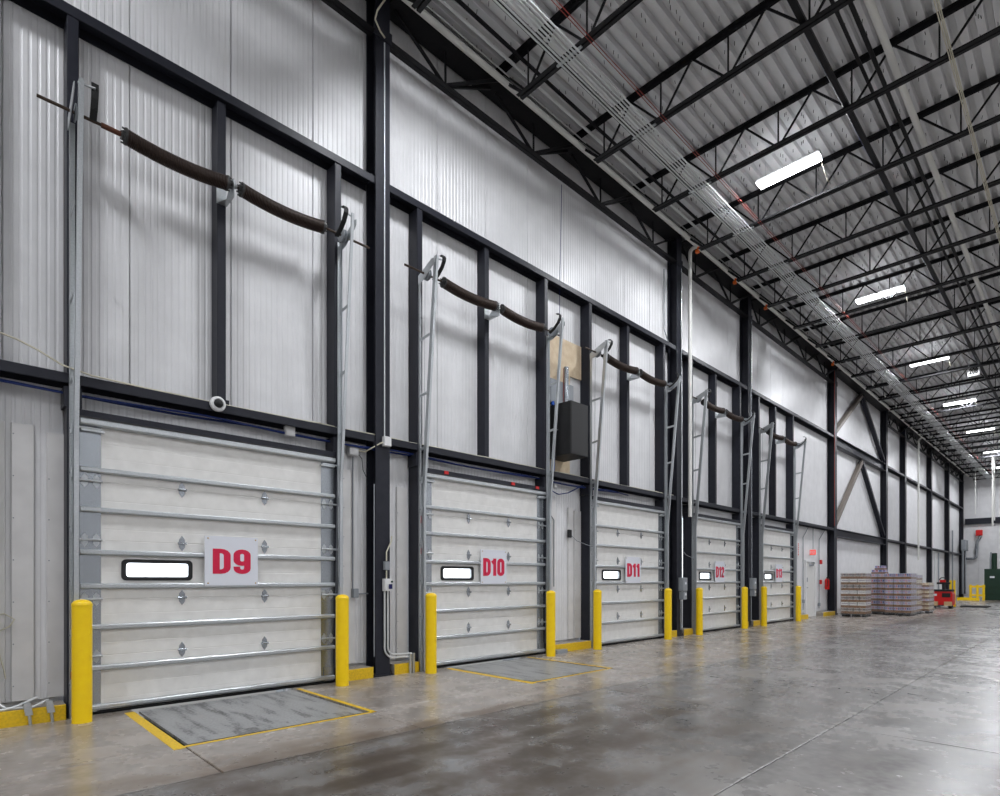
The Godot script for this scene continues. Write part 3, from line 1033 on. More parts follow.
func stroke(st: SurfaceTool, pts: Array, closed: bool, half: float, to: Transform3D) -> void:
	var n := pts.size()
	var a := []
	var b := []
	for i in n:
		var p: Vector2 = pts[i]
		var d0: Vector2 = p - pts[(i - 1 + n) % n] if (closed or i > 0) else pts[1] - p
		var d1: Vector2 = pts[(i + 1) % n] - p if (closed or i < n - 1) else p - pts[i - 1]
		if d0.length() < 1e-4:
			d0 = d1
		if d1.length() < 1e-4:
			d1 = d0
		var n0 := d0.normalized().orthogonal()
		var n1 := d1.normalized().orthogonal()
		var m := (n0 + n1).normalized()
		var len := half / maxf(m.dot(n0), 0.45)
		a.append(p + m * len)
		b.append(p - m * len)
	for i in (n if closed else n - 1):
		var j := (i + 1) % n
		if a[i].distance_to(a[j]) + b[i].distance_to(b[j]) < 1e-4:
			continue
		var f := [to * Vector3(a[i].x, a[i].y, 0), to * Vector3(b[i].x, b[i].y, 0), to * Vector3(b[j].x, b[j].y, 0), to * Vector3(a[j].x, a[j].y, 0)]
		var k := to.basis * Vector3(0, 0, 1)
		if (f[1] - f[0]).cross(f[2] - f[0]).dot(k) < 0.0:
			f.reverse()
		quad(st, f[0], f[1], f[2], f[3])
		for e in 4:
			quad(st, f[(e + 1) % 4], f[e], f[e] - k * 0.0015, f[(e + 1) % 4] - k * 0.0015)

# characters fitted into w x h, face on the plane through `at` looking along +z turned by `turn`
func lettering(text: String, w: float, h: float, at: Vector3, m: Material, parent: Node3D, called := "lettering", turn := 0.0) -> MeshInstance3D:
	var total := -0.07
	for ch in text:
		total += glyph(ch).w + 0.07
	var basis := Basis(Vector3.UP, turn)
	var x := -total / 2
	var st := mb()
	for ch in text:
		var g := glyph(ch)
		for q in g.s.size():
			var s: Array = g.s[q]
			stroke(st, s[0], s[1], 0.088 if text.length() < 3 else 0.1, Transform3D(basis * Basis.from_scale(Vector3(w / total, h, 1.0)), at) * Transform3D(Basis(), Vector3(x, -0.5, 0.0015 + 0.0007 * q)))
		x += g.w + 0.07
	return part(st, called, m, parent)

func typed(text: String, w: float, h: float, at: Vector3, m: Material, parent: Node3D, turn := 0.0) -> void:
	var f := SystemFont.new()
	f.font_names = PackedStringArray(["Droid Sans"])
	f.font_weight = 700
	var t := TextMesh.new()
	t.font = f
	t.text = text
	t.font_size = 64
	t.pixel_size = 0.01
	t.depth = 0.05
	var bb := t.get_aabb()
	var o := MeshInstance3D.new()
	o.mesh = t
	o.material_override = m
	o.name = "lettering"
	parent.add_child(o, true)
	var b := Basis(Vector3.UP, turn) * Basis.from_scale(Vector3(w / bb.size.x, h / bb.size.y, 0.04))
	o.transform = Transform3D(b, at - b * (bb.position + bb.size / 2.0))

func build_dock(i: int) -> void:
	var c: float = DOOR_X[i]
	var code: String = DOOR_TEXT[i]
	# the leaf
	var door: Node3D
	if door_proto == null:
		door_proto = make_door()
	door = door_proto.duplicate()
	door.name = "overhead_door" if i == 0 else "overhead_door_%03d" % i
	add_child(door)
	door.position = Vector3(c, 0, 0.215)
	door.set_meta("label", "white sectional overhead dock door with the sign %s" % code)
	door.set_meta("category", "dock door")
	door.set_meta("group", "overhead dock doors")
	door.set_meta("kind", "thing")
	var st := mb()
	var sx := 0.064
	var sy := 1.638
	extrude(st, rounded(0.615, 0.585, 0.006, 2), Vector3(sx, sy, 0.058), Vector3.RIGHT, Vector3.UP, Vector3(0, 0, 0.006))
	var sign := part(st, "number_sign", M.sign, door)
	sign.set_meta("label", "white sign with red letters %s" % code)
	lettering(code, 0.44 if i == 0 else 0.50, 0.30, Vector3(sx, sy - 0.005, 0.0645), M.crimson, sign)
	for q in [[-0.27, 0.265], [0.28, 0.265], [-0.27, -0.265], [0.28, -0.265]]:
		st = mb()
		lathe(st, Vector3(sx + q[0], sy + q[1], 0.064), Vector3.BACK, [Vector2(0.009, 0), Vector2(0.006, 0.005), Vector2(0, 0.006)], 8)
		part(st, "screw", M.brass, sign)

	# dark frame: jambs up to the high girt, header, centre stud
	var fr := thing("door_frame", "dark steel jambs and header framing door %s" % code, "door frame", Vector3(c, 0, 0))
	for s in [-1, 1]:
		st = mb()
		var x0: float = s * (HALF + 0.005)
		var x1: float = s * (HALF + 0.105)
		var a := minf(x0, x1)
		var b := maxf(x0, x1)
		extrude(st, chamfered(b - a, 0.246, 0.008), Vector3((a + b) / 2, 0.0, 0.126), Vector3.RIGHT, Vector3.BACK, Vector3(0, 3.375, 0))
		extrude(st, chamfered(b - a, 0.238, 0.008), Vector3((a + b) / 2, 3.525, 0.124), Vector3.RIGHT, Vector3.BACK, Vector3(0, 3.645, 0))
		part(st, "jamb", M.steel, fr)
		st = mb()
		var gx: float = s * (HALF + 0.055)
		box(st, Vector3(gx - 0.075, 3.18, 0.02), Vector3(gx + 0.075, 3.38, 0.25))
		part(st, "jamb_cap", M.steel, fr)
	st = mb()
	extrude(st, PackedVector2Array([Vector2(0.0, 3.105), Vector2(0.25, 3.105), Vector2(0.25, 3.165), Vector2(0.244, 3.171), Vector2(0.0, 3.171)]), Vector3(-HALF, 0, 0.012), Vector3.BACK, Vector3.UP, Vector3(2 * HALF, 0, 0))
	part(st, "header", M.steel, fr)
	st = mb()
	extrude(st, PackedVector2Array([Vector2(-0.05, 0.004), Vector2(0.05, 0.004), Vector2(0.05, 0.2), Vector2(0.044, 0.206), Vector2(-0.044, 0.206), Vector2(-0.05, 0.2)]), Vector3(-0.03, 3.52, 0), Vector3.RIGHT, Vector3.BACK, Vector3(0, 3.65, 0))
	part(st, "centre_stud", M.steel, fr)
	st = mb()
	angle(st, Vector3(0.02, 3.52, 0.10), Vector3(0.02, 3.62, 0.10), 0.07, 0.008, Vector3.RIGHT, Vector3.BACK)
	part(st, "stud_clip", M.steel, fr)
	if i == 1:
		for x in [-0.98, 0.55, 1.2]:
			st = mb()
			cbox(st, Vector3(x, 3.14, 0.268), Vector3(0.085, 0.05, 0.02), 0.004)
			part(st, "red_clip", M.red, fr)
	if i <= 1:
		for y in ([2.35, 1.87] if i == 1 else [0.42]):
			st = mb()
			cbox(st, Vector3(-HALF - 0.06, y, 0.255), Vector3(0.03, 0.11, 0.02), 0.004)
			part(st, "red_clip", M.red, fr)

	# tracks
	for s in [-1, 1]:
		var nb: String
		if s < 0:
			nb = "where it meets the wall" if i == 0 else "on the side towards door %s" % DOOR_TEXT[i - 1]
		else:
			nb = "on the side towards the personnel door" if i == 4 else "on the side towards door %s" % DOOR_TEXT[i + 1]
		var tr := thing("door_track", "galvanized ladder-like lift track of door %s %s" % [code, nb], "door track", Vector3(c + s * (HALF + 0.05), 0, 0), "dock door tracks")
		build_track(tr, s, i)

	# shaft and springs
	var sp := thing("spring_shaft", "rusty torsion shaft with two sagging coil springs above door %s" % code, "torsion spring", Vector3(c, 6.1, 0.40), "door torsion springs")
	build_spring(sp, i)

func rail_z(y: float) -> float:
	return 0.325 if y < 2.75 else 0.325 + (y - 2.75) * 0.088

func build_track(tr: Node3D, s: int, i: int) -> void:
	var inward := Vector3.RIGHT * -s
	# wall angle fixed to the jamb
	var st := mb()
	angle(st, Vector3(0.04 * s, 0.0, 0.252), Vector3(0.04 * s, 6.08, 0.252), 0.05, 0.005, inward, Vector3.BACK)
	part(st, "wall_angle", M.galv, tr)
	# C-shaped rail: upright to just below the door head, then leaning into the hall
	st = mb()
	var prof := PackedVector2Array([Vector2(0, -0.035), Vector2(0.012, -0.035), Vector2(0.012, -0.030), Vector2(0.005, -0.030), Vector2(0.005, 0.030), Vector2(0.034, 0.030), Vector2(0.034, 0.018), Vector2(0.040, 0.018), Vector2(0.040, 0.035), Vector2(0, 0.035)])
	extrude(st, prof, Vector3(0.012 * s, 0.0, 0.325), inward, Vector3.BACK, Vector3(0, 2.75, 0))
	var top := 6.29
	extrude(st, prof, Vector3(0.012 * s, 2.75, 0.325), inward, Vector3.BACK, Vector3(0, top - 2.75, rail_z(top) - 0.325))
	part(st, "rail", M.galv, tr)
	# brackets between angle and rail
	for y in [0.35, 0.85, 1.4, 1.95, 2.5, 2.95]:
		st = mb()
		cbox(st, Vector3(0.03 * s, y, 0.29), Vector3(0.012, 0.10, 0.09), 0.003)
		var b := part(st, "bracket", M.galv, tr)
		st = mb()
		lathe(st, Vector3(0.036 * s, y, 0.30), Vector3.RIGHT * s, [Vector2(0.012, 0), Vector2(0.012, 0.01), Vector2(0, 0.012)], 6)
		part(st, "bolt", M.grey, b)
	for y in [3.42, 4.25, 5.12]:
		st = mb()
		bar(st, Vector3(0.025 * s, y, 0.262), Vector3(0.025 * s, y + 0.02, rail_z(y) - 0.02), 0.006, 0.045)
		part(st, "rung", M.galv, tr)
	# head plate with bearing for the shaft
	st = mb()
	extrude(st, PackedVector2Array([Vector2(0.258, 5.98), Vector2(0.38, 6.0), Vector2(0.60, 6.12), Vector2(0.66, 6.17), Vector2(0.66, 6.235), Vector2(0.60, 6.25), Vector2(0.258, 6.11)]), Vector3(0.045 * s, 0, 0), Vector3.BACK, Vector3.UP, Vector3.RIGHT * (s * 0.006))
	part(st, "head_plate", M.galv, tr)
	# leaf spring bumper on top of the rail
	st = mb()
	var pts := []
	for p in [Vector2(0.43, 6.04), Vector2(0.54, 6.09), Vector2(0.63, 6.16), Vector2(0.685, 6.24), Vector2(0.69, 6.29), Vector2(0.665, 6.325), Vector2(0.61, 6.335)]:
		pts.append(p)
	if i == 0 and s < 0:
		pts = [Vector2(0.53, 6.02), Vector2(0.59, 6.10), Vector2(0.63, 6.18), Vector2(0.65, 6.26), Vector2(0.64, 6.32)]
	for k in pts.size() - 1:
		var a: Vector2 = pts[k]
		var b: Vector2 = pts[k + 1]
		var n := (b - a).orthogonal().normalized() * 0.006
		hexa(st, [Vector3(-0.12 * s - 0.03, a.y - n.y, a.x - n.x), Vector3(-0.12 * s + 0.03, a.y - n.y, a.x - n.x), Vector3(-0.12 * s + 0.03, a.y + n.y, a.x + n.x), Vector3(-0.12 * s - 0.03, a.y + n.y, a.x + n.x),
			Vector3(-0.12 * s - 0.03, b.y - n.y, b.x - n.x), Vector3(-0.12 * s + 0.03, b.y - n.y, b.x - n.x), Vector3(-0.12 * s + 0.03, b.y + n.y, b.x + n.x), Vector3(-0.12 * s - 0.03, b.y + n.y, b.x + n.x)])
	part(st, "bumper_spring", M.black, tr)
	st = mb()
	tube(st, [Vector3(0.02 * s, 6.255, 0.635), Vector3(-0.12 * s, 6.255, 0.665)], 0.011, 8)
	part(st, "bumper_bolt", M.galv, tr)

func build_spring(sp: Node3D, i: int) -> void:
	var st := mb()
	tube(st, [Vector3(-1.79 if i == 0 else -1.88, 0, 0), Vector3(1.88 if i == 0 else 1.72, 0, 0)], 0.016, 10)
	part(st, "shaft", M.shaft, sp)
	var spans := [[-1.05 if i == 0 else -1.14, -0.04], [0.14, 1.17]]
	for q in spans:
		var len: float = q[1] - q[0]
		var prof := [Vector2(0.018, 0.0)]
		var pitch := 0.017
		var k := 0
		while k * pitch < len - pitch:
			prof.append_array([Vector2(0.072, k * pitch), Vector2(0.079, (k + 0.35) * pitch), Vector2(0.079, (k + 0.65) * pitch)])
			k += 1
		prof.append_array([Vector2(0.072, len), Vector2(0.018, len)])
		st = mb()
		lathe(st, Vector3(q[0], 0, 0), Vector3.RIGHT, prof, 14, 0.045)
		var coil := part(st, "coil_spring", M.spring, sp)
		for e in [0, 1]:
			st = mb()
			var x: float = q[e]
			var dir := Vector3.RIGHT * (1 if e == 1 else -1)
			lathe(st, Vector3(x, -0.004, 0) - dir * 0.01, dir, [Vector2(0.0, 0.0), Vector2(0.077, 0.0), Vector2(0.083, 0.008), Vector2(0.083, 0.026), Vector2(0.05, 0.034), Vector2(0.046, 0.05), Vector2(0.018, 0.052), Vector2(0.016, 0.06)], 14)
			for q2 in 6:
				var a2 := TAU * q2 / 6.0
				var rim := Vector3(x, -0.004 + 0.066 * sin(a2), 0.066 * cos(a2))
				tube(st, [rim, rim + dir * 0.045], 0.009, 6)
			part(st, "winding_cone", M.cone, coil)
	if i == 0:
		st = mb()
		tube(st, [Vector3(-1.27, 0.0, 0), Vector3(-1.1, -0.003, 0)], 0.026, 10)
		part(st, "shaft_sleeve", M.brown, sp)
	# centre bracket back to the stud
	st = mb()
	box(st, Vector3(-0.09, -0.17, -0.196), Vector3(0.02, 0.06, -0.188))
	extrude(st, PackedVector2Array([Vector2(-0.19, -0.17), Vector2(0.06, -0.17), Vector2(0.07, -0.15), Vector2(0.06, 0.05), Vector2(0.0, 0.07), Vector2(-0.05, 0.04), Vector2(-0.19, -0.08)]), Vector3(0.02, 0, 0), Vector3.BACK, Vector3.UP, Vector3(0.007, 0, 0))
	extrude(st, PackedVector2Array([Vector2(0.02, -0.19), Vector2(-0.09, -0.19), Vector2(0.02, 0.06)]), Vector3(0, -0.172, 0), Vector3.RIGHT, Vector3.BACK, Vector3(0, 0.007, 0))
	lathe(st, Vector3(0.027, 0, 0), Vector3.RIGHT, [Vector2(0.0, 0.0), Vector2(0.06, 0.0), Vector2(0.06, 0.015), Vector2(0.03, 0.03), Vector2(0.018, 0.05)], 14)
	part(st, "centre_bracket", M.galv, sp)
	# cable drums beside the head plates
	for s in [-1, 1]:
		st = mb()
		lathe(st, Vector3(s * (HALF + 0.01), 0, 0), Vector3.RIGHT * s, [Vector2(0.0, 0), Vector2(0.085, 0), Vector2(0.085, 0.010), Vector2(0.065, 0.014), Vector2(0.055, 0.036), Vector2(0.085, 0.042), Vector2(0.085, 0.052), Vector2(0.0, 0.054)], 18)
		part(st, "cable_drum", M.grey, sp)
		st = mb()
		tube(st, [Vector3(s * (HALF + 0.03), 0, -0.06), Vector3(s * (HALF + 0.0), -5.9, -0.14)], 0.0035, 5)
		part(st, "lift_cable", M.grey, sp)

# ------------------------------------------------------------------ bollards, curbs, dock plates
func build_bollards() -> void:
	var xs := [0.98, 3.82, 5.30, 8.07, 9.51, 12.30, 13.86, 16.61, 18.02, 20.98]
	var bz := 0.53
	for k in 10:
		var b := thing("bollard", "yellow steel bollard %s door %s" % ["beside the track of" if k == 0 else ("on the side towards door %s of" % DOOR_TEXT[k / 2 + 1] if k % 2 == 1 and k < 9 else ("on the personnel door side of" if k == 9 else "on the side towards door %s of" % DOOR_TEXT[k / 2 - 1])), DOOR_TEXT[k / 2]], "bollard", Vector3(xs[k], 0, bz), "yellow bollards")
		var st := mb()
		lathe(st, Vector3.ZERO, Vector3.UP, [Vector2(0.085, 0.0), Vector2(0.085, 1.165)], 28)
		part(st, "post", M.yellow, b)
		st = mb()
		var prof := [Vector2(0.087, 1.15), Vector2(0.089, 1.165)]
		for q in 7:
			var t := PI / 2 * q / 6.0
			prof.append(Vector2(0.087 * cos(t), 1.168 + 0.05 * sin(t)))
		lathe(st, Vector3.ZERO, Vector3.UP, prof, 28)
		part(st, "cap", M.yellow, b)
		if k in [4, 5, 6, 7]:
			st = mb()
			lathe(st, Vector3.ZERO, Vector3.UP, [Vector2(0.20, 0.0), Vector2(0.19, 0.004), Vector2(0.1, 0.005)], 18)
			part(st, "footing_patch", M.curbtop, b)
	# curbs between the docks
	var spans := [[0.34, 0.88, "beside door D9 at the wall's end"], [3.97, 5.25, "between doors D9 and D10"], [8.33, 9.61, "between doors D10 and D11"], [12.69, 13.97, "between doors D11 and D12"], [17.05, 18.33, "between doors D12 and D13"], [21.42, 22.7, "between door D13 and the personnel door"], [24.4, 25.84, "between the personnel door and the next column"]]
	for s in spans:
		var lo: float = s[0]
		var hi: float = s[1]
		var pieces := [[lo, hi, ""]]
		for x in COLUMN_X:
			if x - 0.17 > lo and x + 0.17 < hi:
				pieces = [[lo, x - 0.18, ", before the column"], [x + 0.18, hi, ", past the column"]]
		for p in pieces:
			var c := thing("curb", "low yellow-faced concrete curb %s%s" % [s[2], p[2]], "curb")
			var st := mb()
			box(st, Vector3(p[0], 0.0, 0.0), Vector3(p[1], 0.153, 0.296))
			part(st, "concrete", M.curbtop, c)
			st = mb()
			extrude(st, PackedVector2Array([Vector2(0.296, 0.0), Vector2(0.30, 0.0), Vector2(0.30, 0.150), Vector2(0.296, 0.154), Vector2(0.285, 0.156), Vector2(0.285, 0.153), Vector2(0.296, 0.153)]), Vector3(p[0], 0, 0), Vector3.BACK, Vector3.UP, Vector3(p[1] - p[0], 0, 0))
			part(st, "painted_face", M.paint, c)
	# dock leveller plates in their pits
	for i in 2:
		var c: float = DOOR_X[i]
		var d := thing("dock_plate", "scuffed steel dock leveller plate in front of door %s" % DOOR_TEXT[i], "dock plate", Vector3(c, 0, 0))
		var st := mb()
		box(st, Vector3(-0.925, -0.03, 0.36), Vector3(0.785, -0.004, 2.09))
		part(st, "deck_plate", M.plate, d)
		st = mb()
		for x in [-0.86, -0.3, 0.3, 0.7]:
			box(st, Vector3(x - 0.02, -0.22, 0.38), Vector3(x + 0.02, -0.03, 2.06))
		part(st, "support_beams", M.steel, d)
		st = mb()
		tube(st, [Vector3(-0.925, -0.016, 2.102), Vector3(0.785, -0.016, 2.102)], 0.012, 8)
		part(st, "hinge_bar", M.steel, d)

# ------------------------------------------------------------------ pipes and cables under the roof
func run_x(called: String, m: Material, label: String, category: String, y: float, z: float, r: float, x0 := -6.0, x1 := 60.2, group := "", n := 8) -> void:
	var st := mb()
	tube(st, [Vector3(x0, y, z), Vector3(x1, y, z)], r, n)
	single(st, called, m, label, category, Vector3.ZERO, group)

func build_ceiling_services() -> void:
	# conduit bundle under the joists
	for k in 7:
		run_x("roof_conduit", M.conduit, "slim metal conduit in the bundle running under the roof joists", "conduit", 9.425, 1.76 + 0.056 * k, 0.0135, -6.0, 59.5, "roof conduit bundle")
	for k in 2:
		run_x("red_wire", M.redwire, "thin red wire strung beside the conduit bundle", "wire", 9.44 + 0.015 * k, 2.30 + 0.035 * k, 0.006, -6.0, 59.0, "red wires", 5)
	# strut channels that carry the bundle
	var proto: Node3D = null
	for k in range(0, 26):
		var x := JOIST_0 + JOIST_STEP * k
		var h: Node3D
		if proto == null:
			h = thing("conduit_hanger", "short metal strut clamping the conduit bundle to a joist", "hanger", Vector3.ZERO, "conduit hangers")
			var st := mb()
			box(st, Vector3(-0.02, 9.439, 1.68), Vector3(0.02, 9.458, 2.16))
			part(st, "strut", M.galv, h)
			for q in 7:
				st = mb()
				tube(st, arc(Vector3(0.0, 9.425, 1.76 + 0.056 * q), Vector3.BACK, Vector3.DOWN, 0.017, 0, PI, 5), 0.005, 4)
				part(st, "clamp", M.galv, h)
			proto = h
		else:
			h = copy(proto, "conduit_hanger")
		h.position = Vector3(x, 0, 0)
	# pipes
	run_x("sprinkler_main", M.pipe, "pale sprinkler main along the eave beam above the dock doors", "pipe", 9.86, 0.57, 0.052, -6.0, 60.2, "", 12)
	run_x("eave_conduit", M.conduit, "thin bright conduit lying along the pale sprinkler main", "conduit", 9.935, 0.64, 0.012)
	run_x("branch_pipe", M.conduit, "medium metal pipe running between the sprinkler main and conduit bundle", "pipe", 9.9, 0.88, 0.026)
	run_x("roof_pipe", M.pipe, "pale roof pipe running through the joists beside dark bridging", "pipe", 9.75, 5.28, 0.052, -6.0, 60.2, "", 12)
	run_x("blue_cable", M.blue, "thin blue cable strung beside the thick bridging angle", "cable", 9.64, 4.50, 0.007, -6.0, 60.0, "", 5)
	for k in 3:
		run_x("tan_wire", M.cable, "thin tan wire of the loose bundle tied under the joists", "wire", 9.44 + 0.012 * (k % 2), 5.985 + 0.022 * k, 0.008, -6.0, 60.0, "tan wire bundle", 5)
	# orange pipe clamps on joist ends near the pale riser
	for k in [4, 5, 6, 9]:
		var st := mb()
		var x: float = JOIST_0 + JOIST_STEP * k
		cbox(st, Vector3(x, 9.44, 0.80), Vector3(0.09, 0.06, 0.08), 0.008)
		bar(st, Vector3(x, 9.46, 0.80), Vector3(x, 9.55, 0.83), 0.02, 0.05)
		single(st, "pipe_clamp", M.orange, "orange clamp on a joist end beside the sprinkler main", "clamp", Vector3.ZERO, "orange clamps")
	# riser beside the column between D11 and D12
	var st := mb()
	var pts := [Vector3(13.62, 3.02, 0.40), Vector3(13.62, 9.72, 0.40)]
	pts.append_array(arc(Vector3(13.62, 9.72, 0.50), Vector3.FORWARD, Vector3.UP, 0.10, 0.0, PI / 2, 5).slice(1))
	pts.append(Vector3(13.62, 9.82, 0.57))
	tube(st, pts, 0.046, 12)
	single(st, "riser_pipe", M.pipe, "tall pale riser pipe beside the column between doors D11 and D12", "pipe")
	st = mb()
	tube(st, [Vector3(41.6, 2.6, 0.36), Vector3(41.6, 9.7, 0.36), Vector3(41.6, 9.82, 0.45), Vector3(41.6, 9.86, 0.56)], 0.05, 10)
	single(st, "riser_pipe", M.pipe, "tall pale riser pipe on the wall above the wrapped cartons", "pipe")
	# hanging aisle number
	var s := thing("aisle_sign", "small white ceiling sign with the black number 208", "sign", Vector3(28.2, 9.38, 4.38))
	st = mb()
	box(st, Vector3(-0.01, -0.18, -0.18), Vector3(0.01, 0.20, 0.18))
	part(st, "board", M.white, s)
	lettering("208", 0.25, 0.22, Vector3(-0.0105, 0.01, 0), M.black, s, "lettering", -PI / 2)
	for z in [-0.14, 0.14]:
		st = mb()
		tube(st, [Vector3(0, 0.20, z), Vector3(0, 0.75, z)], 0.005, 5)
		part(st, "hanger_wire", M.galv, s)

# ------------------------------------------------------------------ cables, boxes and fittings on the wall
func boxed(called: String, m: Material, label: String, at: Vector3, s: Vector3, lid := true) -> Node3D:
	var t := thing(called, label, "electrical box", at)
	var st := mb()
	cbox(st, Vector3(0, 0, s.z / 2), s, 0.006)
	part(st, "body", m, t)
	if lid:
		st = mb()
		cbox(st, Vector3(0, 0, s.z + 0.004), Vector3(s.x * 0.9, s.y * 0.9, 0.008), 0.003)
		part(st, "cover", m, t)
	return t

func line(called: String, m: Material, label: String, category: String, pts: Array, r: float, n := 6) -> void:
	var st := mb()
	tube(st, pts, r, n)
	single(st, called, m, label, category)

func wavy(x0: float, x1: float, y: float, z: float, amp: float, s: int, step := 0.35) -> Array:
	var rng := RandomNumberGenerator.new()
	rng.seed = s
	var o := []
	var n := int((x1 - x0) / step)
	for k in n + 1:
		o.append(Vector3(lerpf(x0, x1, float(k) / n), y + rng.randf_range(-amp, amp), z + rng.randf_range(-amp, amp) * 0.5))
	return o

func build_wall_services() -> void:
	# camera dome over D9
	var t := thing("dome_camera", "white round dome camera on the girt over door D9", "camera", Vector3(2.33, 3.50, 0.255))
	var st := mb()
	lathe(st, Vector3.ZERO, Vector3.BACK, [Vector2(0.0, 0), Vector2(0.085, 0.0), Vector2(0.09, 0.02), Vector2(0.085, 0.05), Vector2(0.062, 0.062), Vector2(0.05, 0.055)], 24)
	part(st, "housing", M.white, t)
	st = mb()
	var prof := []
	for k in 7:
		var a := PI / 2 * k / 6.0
		prof.append(Vector2(0.052 * cos(a), 0.055 + 0.045 * sin(a)))
	lathe(st, Vector3.ZERO, Vector3.BACK, prof, 18)
	part(st, "dome", M.black, t)
	boxed("sensor_box", M.white, "small white sensor box under the girt over door D9", Vector3(3.27, 3.37, 0.10), Vector3(0.13, 0.13, 0.07))
	boxed("junction_box", M.white, "white junction box high on the wall beside the D9 track", Vector3(4.24, 3.29, 0.03), Vector3(0.15, 0.16, 0.08))
	boxed("junction_box", M.white, "white junction box on the column between doors D9 and D10", Vector3(4.66, 3.44, 0.27), Vector3(0.12, 0.14, 0.07))
	line("wall_conduit", M.grey, "grey conduit dropping down the wall to a box beside door D9", "conduit", [Vector3(4.25, 3.2, 0.05), Vector3(4.25, 1.28, 0.05)], 0.011)
	boxed("outlet_box", M.grey, "grey outlet box low on the wall between D9 and its column", Vector3(4.28, 1.22, 0.03), Vector3(0.09, 0.13, 0.06))
	line("wall_conduit", M.grey, "short level conduit from the outlet box to the column", "conduit", [Vector3(4.33, 1.21, 0.05), Vector3(4.5, 1.21, 0.05)], 0.012)
	line("jumper_cable", M.cable, "pale cable looping from the wall box to the column box", "cable", [Vector3(4.31, 3.29, 0.09), Vector3(4.38, 3.27, 0.16), Vector3(4.48, 3.34, 0.22), Vector3(4.56, 3.40, 0.29), Vector3(4.62, 3.43, 0.30)], 0.010)
	line("jumper_cable", M.black, "thin black cable drooping beneath the white wall box", "cable", [Vector3(4.30, 3.25, 0.09), Vector3(4.37, 3.18, 0.10), Vector3(4.40, 3.02, 0.08), Vector3(4.46, 2.92, 0.08)], 0.005)
	line("column_conduit", M.conduit, "pale conduit running up the front of the column between D9 and D10", "conduit", [Vector3(4.64, 3.5, 0.278), Vector3(4.64, 9.3, 0.278)], 0.010)
	boxed("switch_box", M.grey, "small grey switch box on the column above the white controller", Vector3(4.66, 1.62, 0.27), Vector3(0.085, 0.125, 0.05))
	t = boxed("dock_controller", M.white, "white dock controller with a blue button on the column beside D10", Vector3(4.67, 1.34, 0.27), Vector3(0.13, 0.18, 0.07))
	st = mb()
	cbox(st, Vector3(0.025, -0.025, 0.085), Vector3(0.06, 0.07, 0.008), 0.003)
	part(st, "button_pad", M.screen, t)
	st = mb()
	lathe(st, Vector3(0.045, 0.045, 0.08), Vector3.BACK, [Vector2(0.014, 0), Vector2(0.014, 0.02), Vector2(0, 0.022)], 8)
	part(st, "indicator", M.green, t)
	line("column_conduit", M.cable, "pale conduit bending from the switch box to the column edge", "conduit", [Vector3(4.66, 1.69, 0.30), Vector3(4.66, 1.82, 0.30), Vector3(4.74, 1.98, 0.30), Vector3(4.75, 2.06, 0.30)], 0.010)
	line("column_conduit", M.cable, "short pale conduit between the switch box and the controller", "conduit", [Vector3(4.66, 1.55, 0.30), Vector3(4.66, 1.43, 0.30)], 0.010)
	for k in 2:
		var xx := 4.63 + 0.055 * k
		var p := [Vector3(xx, 1.25, 0.295), Vector3(xx, 0.42, 0.295)]
		p.append_array(arc(Vector3(xx + 0.16 - 0.045 * k, 0.42, 0.295), Vector3.LEFT, Vector3.DOWN, 0.16 - 0.045 * k, 0.0, PI / 2, 6).slice(1))
		p.append(Vector3(5.04 + 0.06 * k, p[-1].y - 0.01, 0.31))
		line("floor_conduit", M.conduit, ["outer conduit bending from the controller to the yellow curb", "inner conduit bending from the controller to the yellow curb"][k], "conduit", p, 0.014, 8)
		st = mb()
		cbox(st, Vector3(5.06 + 0.06 * k, 0.15, 0.33), Vector3(0.04, 0.30, 0.03), 0.004)
		single(st, "conduit_stub", M.galv, ["metal stub where the outer conduit enters the floor by the curb", "metal stub where the inner conduit enters the floor by the curb"][k], "conduit stub")
	line("column_conduit", M.grey, "slim grey conduit on the shaded side of the D9 column", "conduit", [Vector3(4.47, 0.3, 0.27), Vector3(4.47, 2.8, 0.27)], 0.008)
	# conduit and plugs on the curb beside D9
	line("floor_conduit", M.conduit, "bent metal conduit lying on the yellow curb beside D9", "conduit", [Vector3(0.32, 0.26, 0.25), Vector3(0.36, 0.24, 0.26), Vector3(0.42, 0.18, 0.28), Vector3(0.62, 0.17, 0.3), Vector3(0.74, 0.22, 0.29)], 0.013, 8)
	line("floor_conduit", M.conduit, "second bent metal conduit crossing the yellow curb beside D9", "conduit", [Vector3(0.32, 0.17, 0.27), Vector3(0.4, 0.17, 0.28), Vector3(0.5, 0.19, 0.29), Vector3(0.66, 0.25, 0.24)], 0.013, 8)
	for k in 2:
		t = thing("conduit_fitting", "grey metal conduit fitting on the face of the curb beside D9", "fitting", Vector3(0.60 + 0.17 * k, 0.0, 0.32), "curb conduit fittings")
		st = mb()
		extrude(st, chamfered(0.06, 0.035, 0.006), Vector3(-0.01, 0.10, 0.012), Vector3.RIGHT, Vector3.BACK, Vector3(-0.02, 0.12, 0.0))
		part(st, "body", M.galv, t)
		st = mb()
		tube(st, [Vector3(0.0, 0.0, 0.012), Vector3(-0.01, 0.11, 0.012)], 0.014, 8)
		part(st, "nipple", M.galv, t)
	# cable tangle at the wall's end
	line("loose_cable", M.cable, "pale loose cable dangling on the wall beside D9", "cable", [Vector3(0.30, 1.05, 0.05), Vector3(0.42, 1.08, 0.06), Vector3(0.50, 1.02, 0.06), Vector3(0.46, 0.95, 0.06), Vector3(0.36, 0.9, 0.06), Vector3(0.38, 0.7, 0.07), Vector3(0.42, 0.52, 0.07), Vector3(0.43, 0.44, 0.07)], 0.007)
